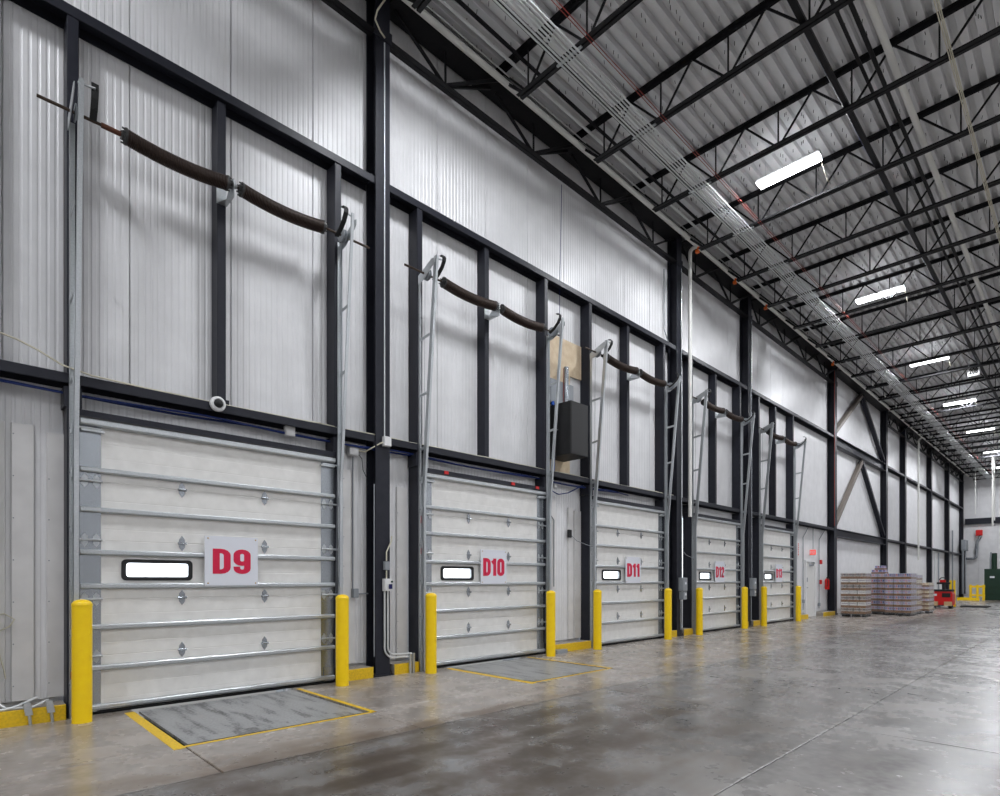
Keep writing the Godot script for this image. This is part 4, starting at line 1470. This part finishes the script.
	# cables on and under the lower girt
	var droop := [Vector3(-0.8, 3.72, 0.3), Vector3(0.36, 3.76, 0.3), Vector3(0.50, 3.75, 0.24), Vector3(0.66, 3.68, 0.27), Vector3(0.85, 3.575, 0.29), Vector3(1.1, 3.535, 0.27), Vector3(1.6, 3.527, 0.24)]
	droop.append_array(wavy(1.9, 13.1, 3.527, 0.225, 0.008, 41))
	line("girt_cable", M.cable, "long cream cable laid along the top of the lower girt", "cable", droop, 0.009)
	line("girt_cable", M.brown, "brown cable lying on the girt over door D9", "cable", [Vector3(0.1, 3.62, 0.14)] + wavy(0.42, 4.4, 3.53, 0.16, 0.012, 42), 0.008)
	var bl := []
	for k in 40:
		var x := -0.5 + 0.3 * k
		bl.append(Vector3(x, 3.365 - 0.035 * absf(sin(x * 1.15)), 0.12 + 0.03 * sin(x * 2.0)))
	line("girt_cable", M.blue, "blue data cable hanging under the lower girt", "cable", bl, 0.014)
	bl = []
	for k in 40:
		var x := -0.5 + 0.3 * k
		bl.append(Vector3(x, 3.375 - 0.045 * absf(sin(x * 1.15 + 0.5)), 0.15 + 0.02 * sin(x * 1.4)))
	line("girt_cable", M.blue, "second blue data cable sagging under the lower girt", "cable", bl, 0.012)
	# tangle between D10 and D11
	line("wall_conduit", M.grey, "kinked grey conduit down the wall between doors D10 and D11", "conduit", [Vector3(8.60, 3.35, 0.05), Vector3(8.60, 2.72, 0.05), Vector3(8.72, 2.60, 0.05), Vector3(8.72, 1.28, 0.05)], 0.010)
	boxed("switch_box", M.boxblack, "small dark switch box on the wall between D10 and D11", Vector3(9.2, 2.36, 0.03), Vector3(0.09, 0.16, 0.05))
	line("jumper_cable", M.grey, "grey cable from the dark switch box to the D11 track", "cable", [Vector3(9.25, 2.33, 0.06), Vector3(9.38, 2.22, 0.1), Vector3(9.55, 2.13, 0.26), Vector3(9.66, 2.1, 0.32)], 0.006)
	line("jumper_cable", M.blue, "blue cable drooping across the wall between D10 and D11", "cable", [Vector3(8.35, 3.28, 0.3), Vector3(8.5, 3.14, 0.2), Vector3(8.8, 3.12, 0.1), Vector3(9.1, 3.18, 0.1), Vector3(9.45, 3.36, 0.2)], 0.012)
	boxed("sensor_box", M.white, "tiny white box under the girt between D10 and D11", Vector3(8.72, 3.29, 0.03), Vector3(0.09, 0.09, 0.06))
	st = mb()
	cbox(st, Vector3(8.52, 0.035, 0.38), Vector3(0.34, 0.07, 0.12), 0.02)
	single(st, "wheel_chock", M.grey, "low grey block on the floor by the curb between D10 and D11", "block")
	# plywood board with equipment between D10 and D11
	t = thing("plywood_board", "pale plywood board fixed high between doors D10 and D11", "board", Vector3(9.12, 0, 0.03))
	st = mb()
	box(st, Vector3(-0.62, 5.60, 0), Vector3(0.48, 6.30, 0.02))
	box(st, Vector3(-0.62, 3.52, 0), Vector3(0.1, 5.60, 0.02))
	part(st, "sheet", M.ply, t)
	t = thing("equipment_cabinet", "grey wall cabinet partly behind the D10 track below the plywood", "cabinet", Vector3(8.83, 4.95, 0.055))
	st = mb()
	cbox(st, Vector3(0, 0.17, 0.06), Vector3(0.72, 0.46, 0.12), 0.008)
	part(st, "body", M.grey, t)
	st = mb()
	cbox(st, Vector3(0.0, 0.17, 0.124), Vector3(0.66, 0.40, 0.008), 0.004)
	part(st, "door", M.grey, t)
	t = thing("wall_heater", "large matt black box hung on the wall between D10 and D11", "wall unit", Vector3(8.74, 3.80, 0.06))
	st = mb()
	cbox(st, Vector3(0.0, 0.5, 0.31), Vector3(0.54, 1.0, 0.62), 0.012)
	part(st, "housing", M.boxblack, t)
	st = mb()
	cbox(st, Vector3(0.0, 0.5, 0.622), Vector3(0.50, 0.96, 0.006), 0.004)
	part(st, "front_panel", M.boxblack, t)
	st = mb()
	lathe(st, Vector3(-0.273, 0.5, 0.3), Vector3.LEFT, [Vector2(0.012, 0), Vector2(0.01, 0.01), Vector2(0, 0.012)], 8)
	part(st, "latch", M.grey, t)
	line("flue_pipe", M.stile, "shiny metal pipe rising from the black box to the plywood", "pipe", [Vector3(8.92, 4.80, 0.2), Vector3(8.92, 5.66, 0.2)], 0.05, 12)
	line("blue_hose", M.bluebright, "bright blue cable bundle hanging beside the black box", "cable", [Vector3(8.55, 4.9, 0.16), Vector3(8.56, 4.6, 0.20), Vector3(8.54, 4.2, 0.2), Vector3(8.56, 3.9, 0.18), Vector3(8.56, 3.55, 0.16)], 0.035, 8)
	line("jumper_cable", M.black, "tangled black wires under the grey cabinet", "cable", [Vector3(8.5, 4.88, 0.12), Vector3(8.62, 4.82, 0.2), Vector3(8.7, 4.9, 0.16), Vector3(8.86, 4.84, 0.2), Vector3(9.0, 4.9, 0.14)], 0.014)
	line("jumper_cable", M.redwire, "red cable beside the shiny pipe over the black box", "cable", [Vector3(8.84, 5.62, 0.2), Vector3(8.84, 4.8, 0.2)], 0.007)
	# disconnects on columns by D12 and D13
	for k in 2:
		var cx: float = [13.37, 17.67][k]
		var dn: String = ["D11 and D12", "D12 and D13"][k]
		for q in [[1.30, 0.34, 0.22], [1.02, 0.2, 0.16]]:
			t = boxed("disconnect_box", M.grey, "%s grey electrical box on the column between %s" % ["larger" if q[1] > 0.3 else "smaller", dn], Vector3(cx, q[0], 0.27), Vector3(q[2], q[1], 0.13))
			st = mb()
			cbox(st, Vector3(q[2] * 0.55 + 0.012, q[1] * 0.28, 0.10), Vector3(0.03, 0.05, 0.03), 0.006)
			part(st, "red_handle", M.red, t)
			st = mb()
			box(st, Vector3(-0.03, 0.0, 0.139), Vector3(0.05, 0.06, 0.141))
			part(st, "warning_label", M.sign, t)
		line("wall_conduit", M.grey, "grey conduit below the boxes on the column between %s" % dn, "conduit", [Vector3(cx - 0.04, 0.92, 0.30), Vector3(cx - 0.04, 0.16, 0.30)], 0.014)
		line("wall_conduit", M.stile, "bright conduit rising from the boxes on the column between %s" % dn, "conduit", [Vector3(cx, 1.47, 0.30), Vector3(cx, 9.3, 0.29)], 0.016)
	line("jumper_cable", M.grey, "grey cable crossing to the D12 track from the column", "cable", [Vector3(13.47, 2.15, 0.28), Vector3(13.6, 2.05, 0.3), Vector3(13.9, 1.98, 0.32), Vector3(14.0, 2.0, 0.33)], 0.007)
	line("wall_conduit", M.grey, "pale conduit kinking down the wall behind the D11 column", "conduit", [Vector3(12.95, 9.2, 0.05), Vector3(12.95, 7.7, 0.05), Vector3(13.08, 7.32, 0.12)], 0.014)
	line("wall_wire", M.blue, "thin blue wire hanging down the white wall above D11", "wire", [Vector3(8.9, 9.35, 0.1), Vector3(8.9, 7.3, 0.05), Vector3(8.9, 6.3, 0.05)], 0.006, 5)
	line("eave_cable", M.cable, "pale cable looping round the column top between D9 and D10", "cable", [Vector3(4.78, 10.1, 0.5), Vector3(4.62, 9.9, 0.42), Vector3(4.48, 9.62, 0.34), Vector3(4.46, 9.50, 0.31), Vector3(4.55, 9.40, 0.30), Vector3(4.64, 9.36, 0.29)], 0.013)
	# warning labels on the D10 track side
	st = mb()
	box(st, Vector3(5.40, 1.53, 0.2215), Vector3(5.44, 1.63, 0.2230))
	single(st, "warning_label", M.sign, "tiny white warning label on the edge of door D10", "label")
	st = mb()
	box(st, Vector3(5.38, 0.37, 0.2385), Vector3(5.45, 0.53, 0.2400))
	single(st, "warning_label", M.yellow, "small yellow warning label low on door D10", "label")

# ------------------------------------------------------------------ personnel door and far end
func build_far_end() -> void:
	var d := structure("door_1", Vector3(23.72, 0, 0))
	var st := mb()
	box(st, Vector3(-0.47, 0.01, 0.004), Vector3(0.47, 2.07, 0.05))
	part(st, "leaf", M.door, d)
	st = mb()
	for s in [-1, 1]:
		box(st, Vector3(minf(s * 0.48, s * 0.56), 0, 0.002), Vector3(maxf(s * 0.48, s * 0.56), 2.15, 0.075))
	box(st, Vector3(-0.48, 2.08, 0.002), Vector3(0.48, 2.15, 0.075))
	part(st, "door_frame", M.white, d)
	st = mb()
	cbox(st, Vector3(-0.38, 1.42, 0.06), Vector3(0.06, 0.16, 0.02), 0.006)
	cbox(st, Vector3(-0.38, 1.12, 0.06), Vector3(0.12, 0.03, 0.03), 0.006)
	part(st, "latch", M.grey, d)
	st = mb()
	cbox(st, Vector3(0.0, 1.98, 0.09), Vector3(0.36, 0.07, 0.06), 0.008)
	bar(st, Vector3(0.1, 2.0, 0.12), Vector3(-0.2, 2.06, 0.25), 0.03, 0.015)
	bar(st, Vector3(-0.2, 2.06, 0.25), Vector3(0.25, 2.1, 0.08), 0.03, 0.015)
	part(st, "door_closer", M.grey, d)
	# exit sign
	var t := thing("exit_sign", "small red and white EXIT sign above the personnel door", "exit sign", Vector3(23.85, 2.47, 0.1))
	st = mb()
	cbox(st, Vector3(0.0, 0, 0.0), Vector3(0.08, 0.22, 0.24), 0.008)
	part(st, "case", M.white, t)
	st = mb()
	box(st, Vector3(-0.046, -0.095, -0.11), Vector3(-0.040, 0.095, 0.11))
	part(st, "lit_sign_face", M.exit, t)
	typed("EXIT", 0.18, 0.11, Vector3(-0.048, 0, 0), M.white, t, -PI / 2)
	# vertical red lettering on the wall beside the door
	t = thing("wall_notice", "narrow white notice with red print beside the personnel door", "notice", Vector3(22.55, 2.53, 0.004))
	st = mb()
	box(st, Vector3(-0.09, -0.26, 0), Vector3(0.09, 0.26, 0.004))
	part(st, "board", M.white, t)
	for k in 7:
		st = mb()
		box(st, Vector3(-0.045 + 0.01 * (k % 3), 0.185 - 0.066 * k, 0.004), Vector3(0.045 - 0.012 * (k % 2), 0.228 - 0.066 * k, 0.0055))
		part(st, "red_print", M.red, t)
	line("wall_conduit", M.grey, "grey conduit rising beside the personnel door", "conduit", [Vector3(22.95, 0.3, 0.04), Vector3(22.95, 3.0, 0.04), Vector3(23.3, 3.38, 0.1)], 0.016)
	line("wall_conduit", M.grey, "short conduit above the exit sign", "conduit", [Vector3(23.85, 2.59, 0.1), Vector3(23.85, 3.39, 0.1)], 0.014)
	line("wall_conduit", M.grey, "grey conduit carrying the red alarm boxes beside the door", "conduit", [Vector3(24.75, 0.3, 0.04), Vector3(24.75, 3.0, 0.04), Vector3(25.2, 3.38, 0.1)], 0.016)
	boxed("outlet_box", M.grey, "grey outlet box low beside the personnel door", Vector3(22.95, 0.62, 0.02), Vector3(0.09, 0.13, 0.06))
	boxed("outlet_box", M.grey, "grey outlet box near the floor below the red alarms", Vector3(24.72, 0.45, 0.02), Vector3(0.11, 0.13, 0.06))
	t = boxed("fire_alarm", M.red, "upper red fire alarm box beside the personnel door", Vector3(24.86, 2.12, 0.03), Vector3(0.15, 0.17, 0.07))
	t = boxed("fire_alarm", M.red, "lower red pull station above the yellow curb", Vector3(24.86, 1.33, 0.03), Vector3(0.14, 0.17, 0.06))
	t = thing("fire_extinguisher", "red fire extinguisher hung on the wall by the column", "fire extinguisher", Vector3(25.42, 1.03, 0.13))
	st = mb()
	lathe(st, Vector3.ZERO, Vector3.UP, [Vector2(0, 0), Vector2(0.08, 0), Vector2(0.085, 0.02), Vector2(0.085, 0.36), Vector2(0.06, 0.42), Vector2(0.025, 0.44)], 18)
	part(st, "cylinder", M.red, t)
	st = mb()
	lathe(st, Vector3(0, 0.44, 0), Vector3.UP, [Vector2(0.025, 0), Vector2(0.025, 0.05), Vector2(0, 0.05)], 10)
	bar(st, Vector3(0, 0.49, 0), Vector3(-0.05, 0.53, 0.1), 0.025, 0.015)
	part(st, "valve", M.black, t)
	st = mb()
	tube(st, [Vector3(0, 0.47, 0.02), Vector3(-0.09, 0.44, 0.06), Vector3(-0.115, 0.3, 0.05), Vector3(-0.10, 0.12, 0.04)], 0.012, 8)
	part(st, "hose", M.black, t)
	line("column_wire", M.redwire, "thin red wire down the edge of the column by the extinguisher", "wire", [Vector3(25.84, 10.0, 0.28), Vector3(25.84, 3.6, 0.28)], 0.012, 5)

	# far wall
	st = mb()
	box(st, Vector3(FAR_X - 0.25, 5.95, 0.30), Vector3(FAR_X - 0.002, 6.42, 20.0))
	single(st, "far_wall_girt", M.steel, "dark steel beam across the far white wall", "beam")
	t = thing("vent_pipe", "grey pipe cranking up the far wall to a red box", "pipe", Vector3(FAR_X, 0, 0))
	st = mb()
	tube(st, [Vector3(-0.2, 3.15, 0.35), Vector3(-0.2, 3.15, 0.85), Vector3(-0.2, 3.25, 1.0), Vector3(-0.2, 3.5, 1.02), Vector3(-0.2, 4.5, 1.06), Vector3(-0.2, 4.75, 1.2), Vector3(-0.2, 5.0, 1.3)], 0.10, 12)
	part(st, "duct", M.stile, t)
	st = mb()
	cbox(st, Vector3(-0.2, 5.23, 1.2), Vector3(0.3, 0.45, 0.42), 0.02)
	part(st, "red_box", M.red, t)
	boxed("panel_board", M.grey, "large grey electrical panel high in the far corner", Vector3(59.2, 4.2, 0.27), Vector3(1.6, 0.85, 0.25))
	for k in 3:
		line("corner_conduit", [M.grey, M.boxblack, M.stile][k], ["grey conduit below the large corner panel", "dark conduit below the large corner panel", "shiny conduit below the large corner panel"][k], "conduit", [Vector3(58.5 + 0.6 * k, 0.3, 0.36), Vector3(58.5 + 0.6 * k, 3.8, 0.36)], 0.07, 8)
	for k in 3:
		line("drop_conduit", M.pipe, ["pale drop pipe hanging before the far wall, longest one", "pale drop pipe hanging before the far wall beside the longest", "thin pale drop pipe near the far corner"][k], "conduit", [Vector3([50.0, 50.5, 56.0][k], [5.0, 5.4, 6.4][k], [2.95, 3.0, 1.4][k]), Vector3([50.0, 50.5, 56.0][k], 10.2, [2.95, 3.0, 1.4][k])], [0.05, 0.035, 0.025][k], 8)
	for k in 4:
		line("wall_conduit", M.conduit if k % 2 == 0 else M.grey, ["first bright conduit on the wall behind the red truck", "first grey conduit on the wall behind the red truck", "tall bright conduit on the wall near the far corner", "tall grey conduit on the wall near the far corner"][k], "conduit", [Vector3([48.4, 49.6, 53.9, 55.4][k], 0.3, 0.12), Vector3([48.4, 49.6, 53.9, 55.4][k], [3.3, 3.3, 7.0, 5.2][k], 0.12)], 0.045, 8)
	# yellow curb and guard near the compactor
	st = mb()
	box(st, Vector3(50.6, 0, 1.0), Vector3(50.8, 0.2, 2.2))
	single(st, "curb", M.yellow, "low yellow barrier running up to the yellow guard rail", "curb")
	t = thing("guard_rail", "short yellow guard rail of posts and bars beside the compactor", "guard rail", Vector3(51.6, 0, 1.95))
	for z in [-0.32, 0.05, 0.38]:
		st = mb()
		bar(st, Vector3(0, 0, z), Vector3(0, 1.08, z), 0.14, 0.14)
		part(st, "post", M.yellow, t)
	for yy in [0.35, 0.95]:
		st = mb()
		bar(st, Vector3(0.0, yy, -0.4), Vector3(0.0, yy, 0.46), 0.1, 0.14)
		part(st, "rail", M.yellow, t)
	# compactor
	t = thing("compactor", "tall dark green baling compactor with ribbed sides", "compactor", Vector3(52.9, 0, 3.35))
	st = mb()
	cbox(st, Vector3(0, 1.1, 0), Vector3(1.4, 2.17, 2.1), 0.03)
	part(st, "body", M.green, t)
	for yy in [0.5, 0.95, 1.4, 1.8]:
		st = mb()
		box(st, Vector3(-0.76, yy - 0.035, -0.9), Vector3(-0.695, yy + 0.035, 0.9))
		part(st, "rib", M.green, t)
	st = mb()
	lathe(st, Vector3(0, 2.18, -0.58), Vector3.UP, [Vector2(0.16, 0), Vector2(0.16, 1.1), Vector2(0.1, 1.12), Vector2(0, 1.12)], 14)
	part(st, "ram_cylinder", M.green, t)
	st = mb()
	box(st, Vector3(-0.705, 1.55, -0.75), Vector3(-0.70, 1.68, -0.5))
	part(st, "label_plate", M.sign, t)
	st = mb()
	tube(st, [Vector3(-0.3, 2.18, -0.75), Vector3(-0.3, 2.8, -0.75), Vector3(-0.3, 3.35, -0.72)], 0.05, 8)
	part(st, "hose", M.grey, t)

# ------------------------------------------------------------------ wrapped cartons, pallet truck
func stacked_pallet(label: String, at: Vector3, w: float, d: float, layers: int, h: float, prints: Array, across: Array) -> void:
	var t := thing("wrapped_pallet", label, "pallet load", at)
	var st := mb()
	for z in [0.03, d / 2 - 0.05, d - 0.13]:
		box(st, Vector3(0.0, 0.0, z), Vector3(w, 0.09, z + 0.10))
	for k in 5:
		var x := k * (w - 0.12) / 4.0
		box(st, Vector3(x, 0.09, 0.0), Vector3(x + 0.12, 0.115, d))
	part(st, "pallet", M.pallet, t)
	for l in layers:
		var nz: int = across[l % across.size()]
		var nx := 3
		var cz := d / nz
		var cx := w / nx
		var y := 0.117 + l * h
		var tray := mb()
		box(tray, Vector3(0.004, 0, 0.004), Vector3(cx - 0.004, h * 0.42, cz - 0.004))
		var tm := tray.commit()
		var goods := mb()
		goods_box(goods, Vector3(0.014, h * 0.42, 0.014), Vector3(cx - 0.014, h - 0.006, cz - 0.014))
		var gm := goods.commit()
		for ix in nx:
			for iz in nz:
				if ix > 0 and iz < nz - 1 and l < layers - 1:
					continue
				var o := shared(tm, "carton", M.card, t, Transform3D(Basis(), Vector3(ix * cx, y, iz * cz)))
				shared(gm, "contents", prints[l % prints.size()], o)
	st = mb()
	var e := 0.012
	var top := 0.125 + layers * h
	var a := [Vector3(-e, 0.05, -e), Vector3(w + e, 0.05, -e), Vector3(w + e, 0.05, d + e), Vector3(-e, 0.05, d + e)]
	var up := Vector3(0, top - 0.05, 0)
	for k in 4:
		var j := (k + 1) % 4
		quad(st, a[j], a[k], a[k] + up, a[j] + up)
	part(st, "stretch_film", M.film, t)

func goods_box(st: SurfaceTool, lo: Vector3, hi: Vector3) -> void:
	var f := [[Vector3(lo.x, lo.y, lo.z), Vector3(lo.x, lo.y, hi.z), Vector3(lo.x, hi.y, hi.z), Vector3(lo.x, hi.y, lo.z)],
		[Vector3(lo.x, lo.y, hi.z), Vector3(hi.x, lo.y, hi.z), Vector3(hi.x, hi.y, hi.z), Vector3(lo.x, hi.y, hi.z)],
		[Vector3(hi.x, lo.y, hi.z), Vector3(hi.x, lo.y, lo.z), Vector3(hi.x, hi.y, lo.z), Vector3(hi.x, hi.y, hi.z)],
		[Vector3(hi.x, lo.y, lo.z), Vector3(lo.x, lo.y, lo.z), Vector3(lo.x, hi.y, lo.z), Vector3(hi.x, hi.y, lo.z)],
		[Vector3(lo.x, hi.y, hi.z), Vector3(hi.x, hi.y, hi.z), Vector3(hi.x, hi.y, lo.z), Vector3(lo.x, hi.y, lo.z)]]
	var uv := [Vector2(0, 1), Vector2(1, 1), Vector2(1, 0), Vector2(0, 0)]
	for q in f:
		var n: Vector3 = (q[1] - q[0]).cross(q[2] - q[0]).normalized()
		for k in [0, 2, 1, 0, 3, 2]:
			st.set_normal(n)
			st.set_uv(uv[k])
			st.add_vertex(q[k])

func build_goods() -> void:
	stacked_pallet("wrapped pallet of brown trays beside the column, white cartons between dark jars", Vector3(25.05, 0, 0.72), 0.8, 0.84, 7, 0.223, [M.print_a, M.print_b], [4, 3])
	stacked_pallet("wrapped pallet of pale blue printed cartons with two loose cartons on top", Vector3(27.6, 0, 0.75), 1.1, 0.95, 7, 0.222, [M.print_d, M.print_c], [3, 3])
	stacked_pallet("wrapped pallet of pale blue printed cartons, next to the taller-looking cream one", Vector3(27.1, 0, 1.74), 1.1, 0.86, 7, 0.222, [M.print_c, M.print_d], [3, 3])
	stacked_pallet("wrapped pallet of pink and white cartons behind the pale blue ones", Vector3(28.45, 0, 1.62), 1.05, 0.95, 7, 0.215, [M.print_d, M.print_e], [3, 3])
	stacked_pallet("lower wrapped pallet of cream cartons near the red truck", Vector3(29.75, 0, 1.80), 1.1, 0.95, 7, 0.168, [M.print_e, M.print_e, M.print_d], [3, 3])
	for k in 2:
		var t := thing("loose_carton", ["small printed carton lying on the pale blue pallet load", "topmost small printed carton on the pale blue pallet load"][k], "carton", Vector3(27.75, 1.672 + 0.165 * k, 1.12 + 0.12 * k))
		var st := mb()
		box(st, Vector3(0, 0, 0), Vector3(0.4, 0.06, 0.52 - 0.18 * k))
		part(st, "tray", M.card, t)
		st = mb()
		goods_box(st, Vector3(0.01, 0.06, 0.01), Vector3(0.39, 0.163, 0.51 - 0.18 * k))
		part(st, "contents", M.print_c, t)
	# red rider pallet truck
	var t := thing("pallet_truck", "red electric pallet truck with black operator deck and yellow mast", "pallet truck", Vector3(35.6, 0, 2.32))
	var st := mb()
	extrude(st, PackedVector2Array([Vector2(-0.42, 0.16), Vector2(0.42, 0.16), Vector2(0.44, 0.30), Vector2(0.44, 0.72), Vector2(0.38, 0.84), Vector2(-0.38, 0.84), Vector2(-0.44, 0.72), Vector2(-0.44, 0.30)]), Vector3(0, 0, 0), Vector3.BACK, Vector3.UP, Vector3(0.75, 0, 0))
	part(st, "body", M.red, t)
	st = mb()
	box(st, Vector3(-0.012, 0.55, 0.02), Vector3(0.0, 0.76, 0.36))
	part(st, "battery_grille", M.black, t)
	st = mb()
	box(st, Vector3(-0.01, 0.62, -0.32), Vector3(0.0, 0.72, -0.18))
	part(st, "label_plate", M.sign, t)
	st = mb()
	cbox(st, Vector3(0.35, 0.89, 0), Vector3(0.8, 0.1, 0.84), 0.03)
	part(st, "top_cover", M.black, t)
	for z in [-0.28, 0.28]:
		st = mb()
		cbox(st, Vector3(-0.10, 0.24, z), Vector3(0.2, 0.2, 0.3), 0.012)
		part(st, "bumper_block", M.wood, t)
	for z in [-0.3, 0.33]:
		st = mb()
		lathe(st, Vector3(0.1, 0.11, z - 0.06), Vector3.BACK, [Vector2(0, 0), Vector2(0.11, 0), Vector2(0.11, 0.12), Vector2(0, 0.12)], 16)
		part(st, "wheel", M.rubber, t)
	st = mb()
	tube(st, [Vector3(0.3, 0.94, 0.05), Vector3(0.25, 1.25, 0.05)], 0.07, 10)
	tube(st, [Vector3(0.25, 1.25, -0.22), Vector3(0.25, 1.25, 0.32)], 0.05, 8)
	part(st, "steering_column", M.black, t)
	st = mb()
	cbox(st, Vector3(0.25, 1.36, 0.02), Vector3(0.18, 0.12, 0.24), 0.03)
	part(st, "control_head", M.red, t)
	st = mb()
	tube(st, arc(Vector3(0.25, 1.4, 0.02), Vector3.BACK, Vector3.UP, 0.13, 0, PI, 8), 0.022, 8)
	part(st, "handle_loop", M.black, t)
	for z in [0.25, 0.40]:
		st = mb()
		bar(st, Vector3(0.85, 0.05, z), Vector3(0.85, 1.4, z), 0.09, 0.07)
		part(st, "mast_rail", M.yellow, t)
	for z in [-0.25, 0.25]:
		st = mb()
		box(st, Vector3(0.75, 0.05, z - 0.08), Vector3(2.0, 0.11, z + 0.08))
		part(st, "fork", M.steel, t)
	st = mb()
	cbox(st, Vector3(38.6, 0.03, 3.3), Vector3(1.4, 0.06, 1.1), 0.02)
	single(st, "floor_mat", M.rubber, "flat dark mat on the floor behind the red truck", "mat")
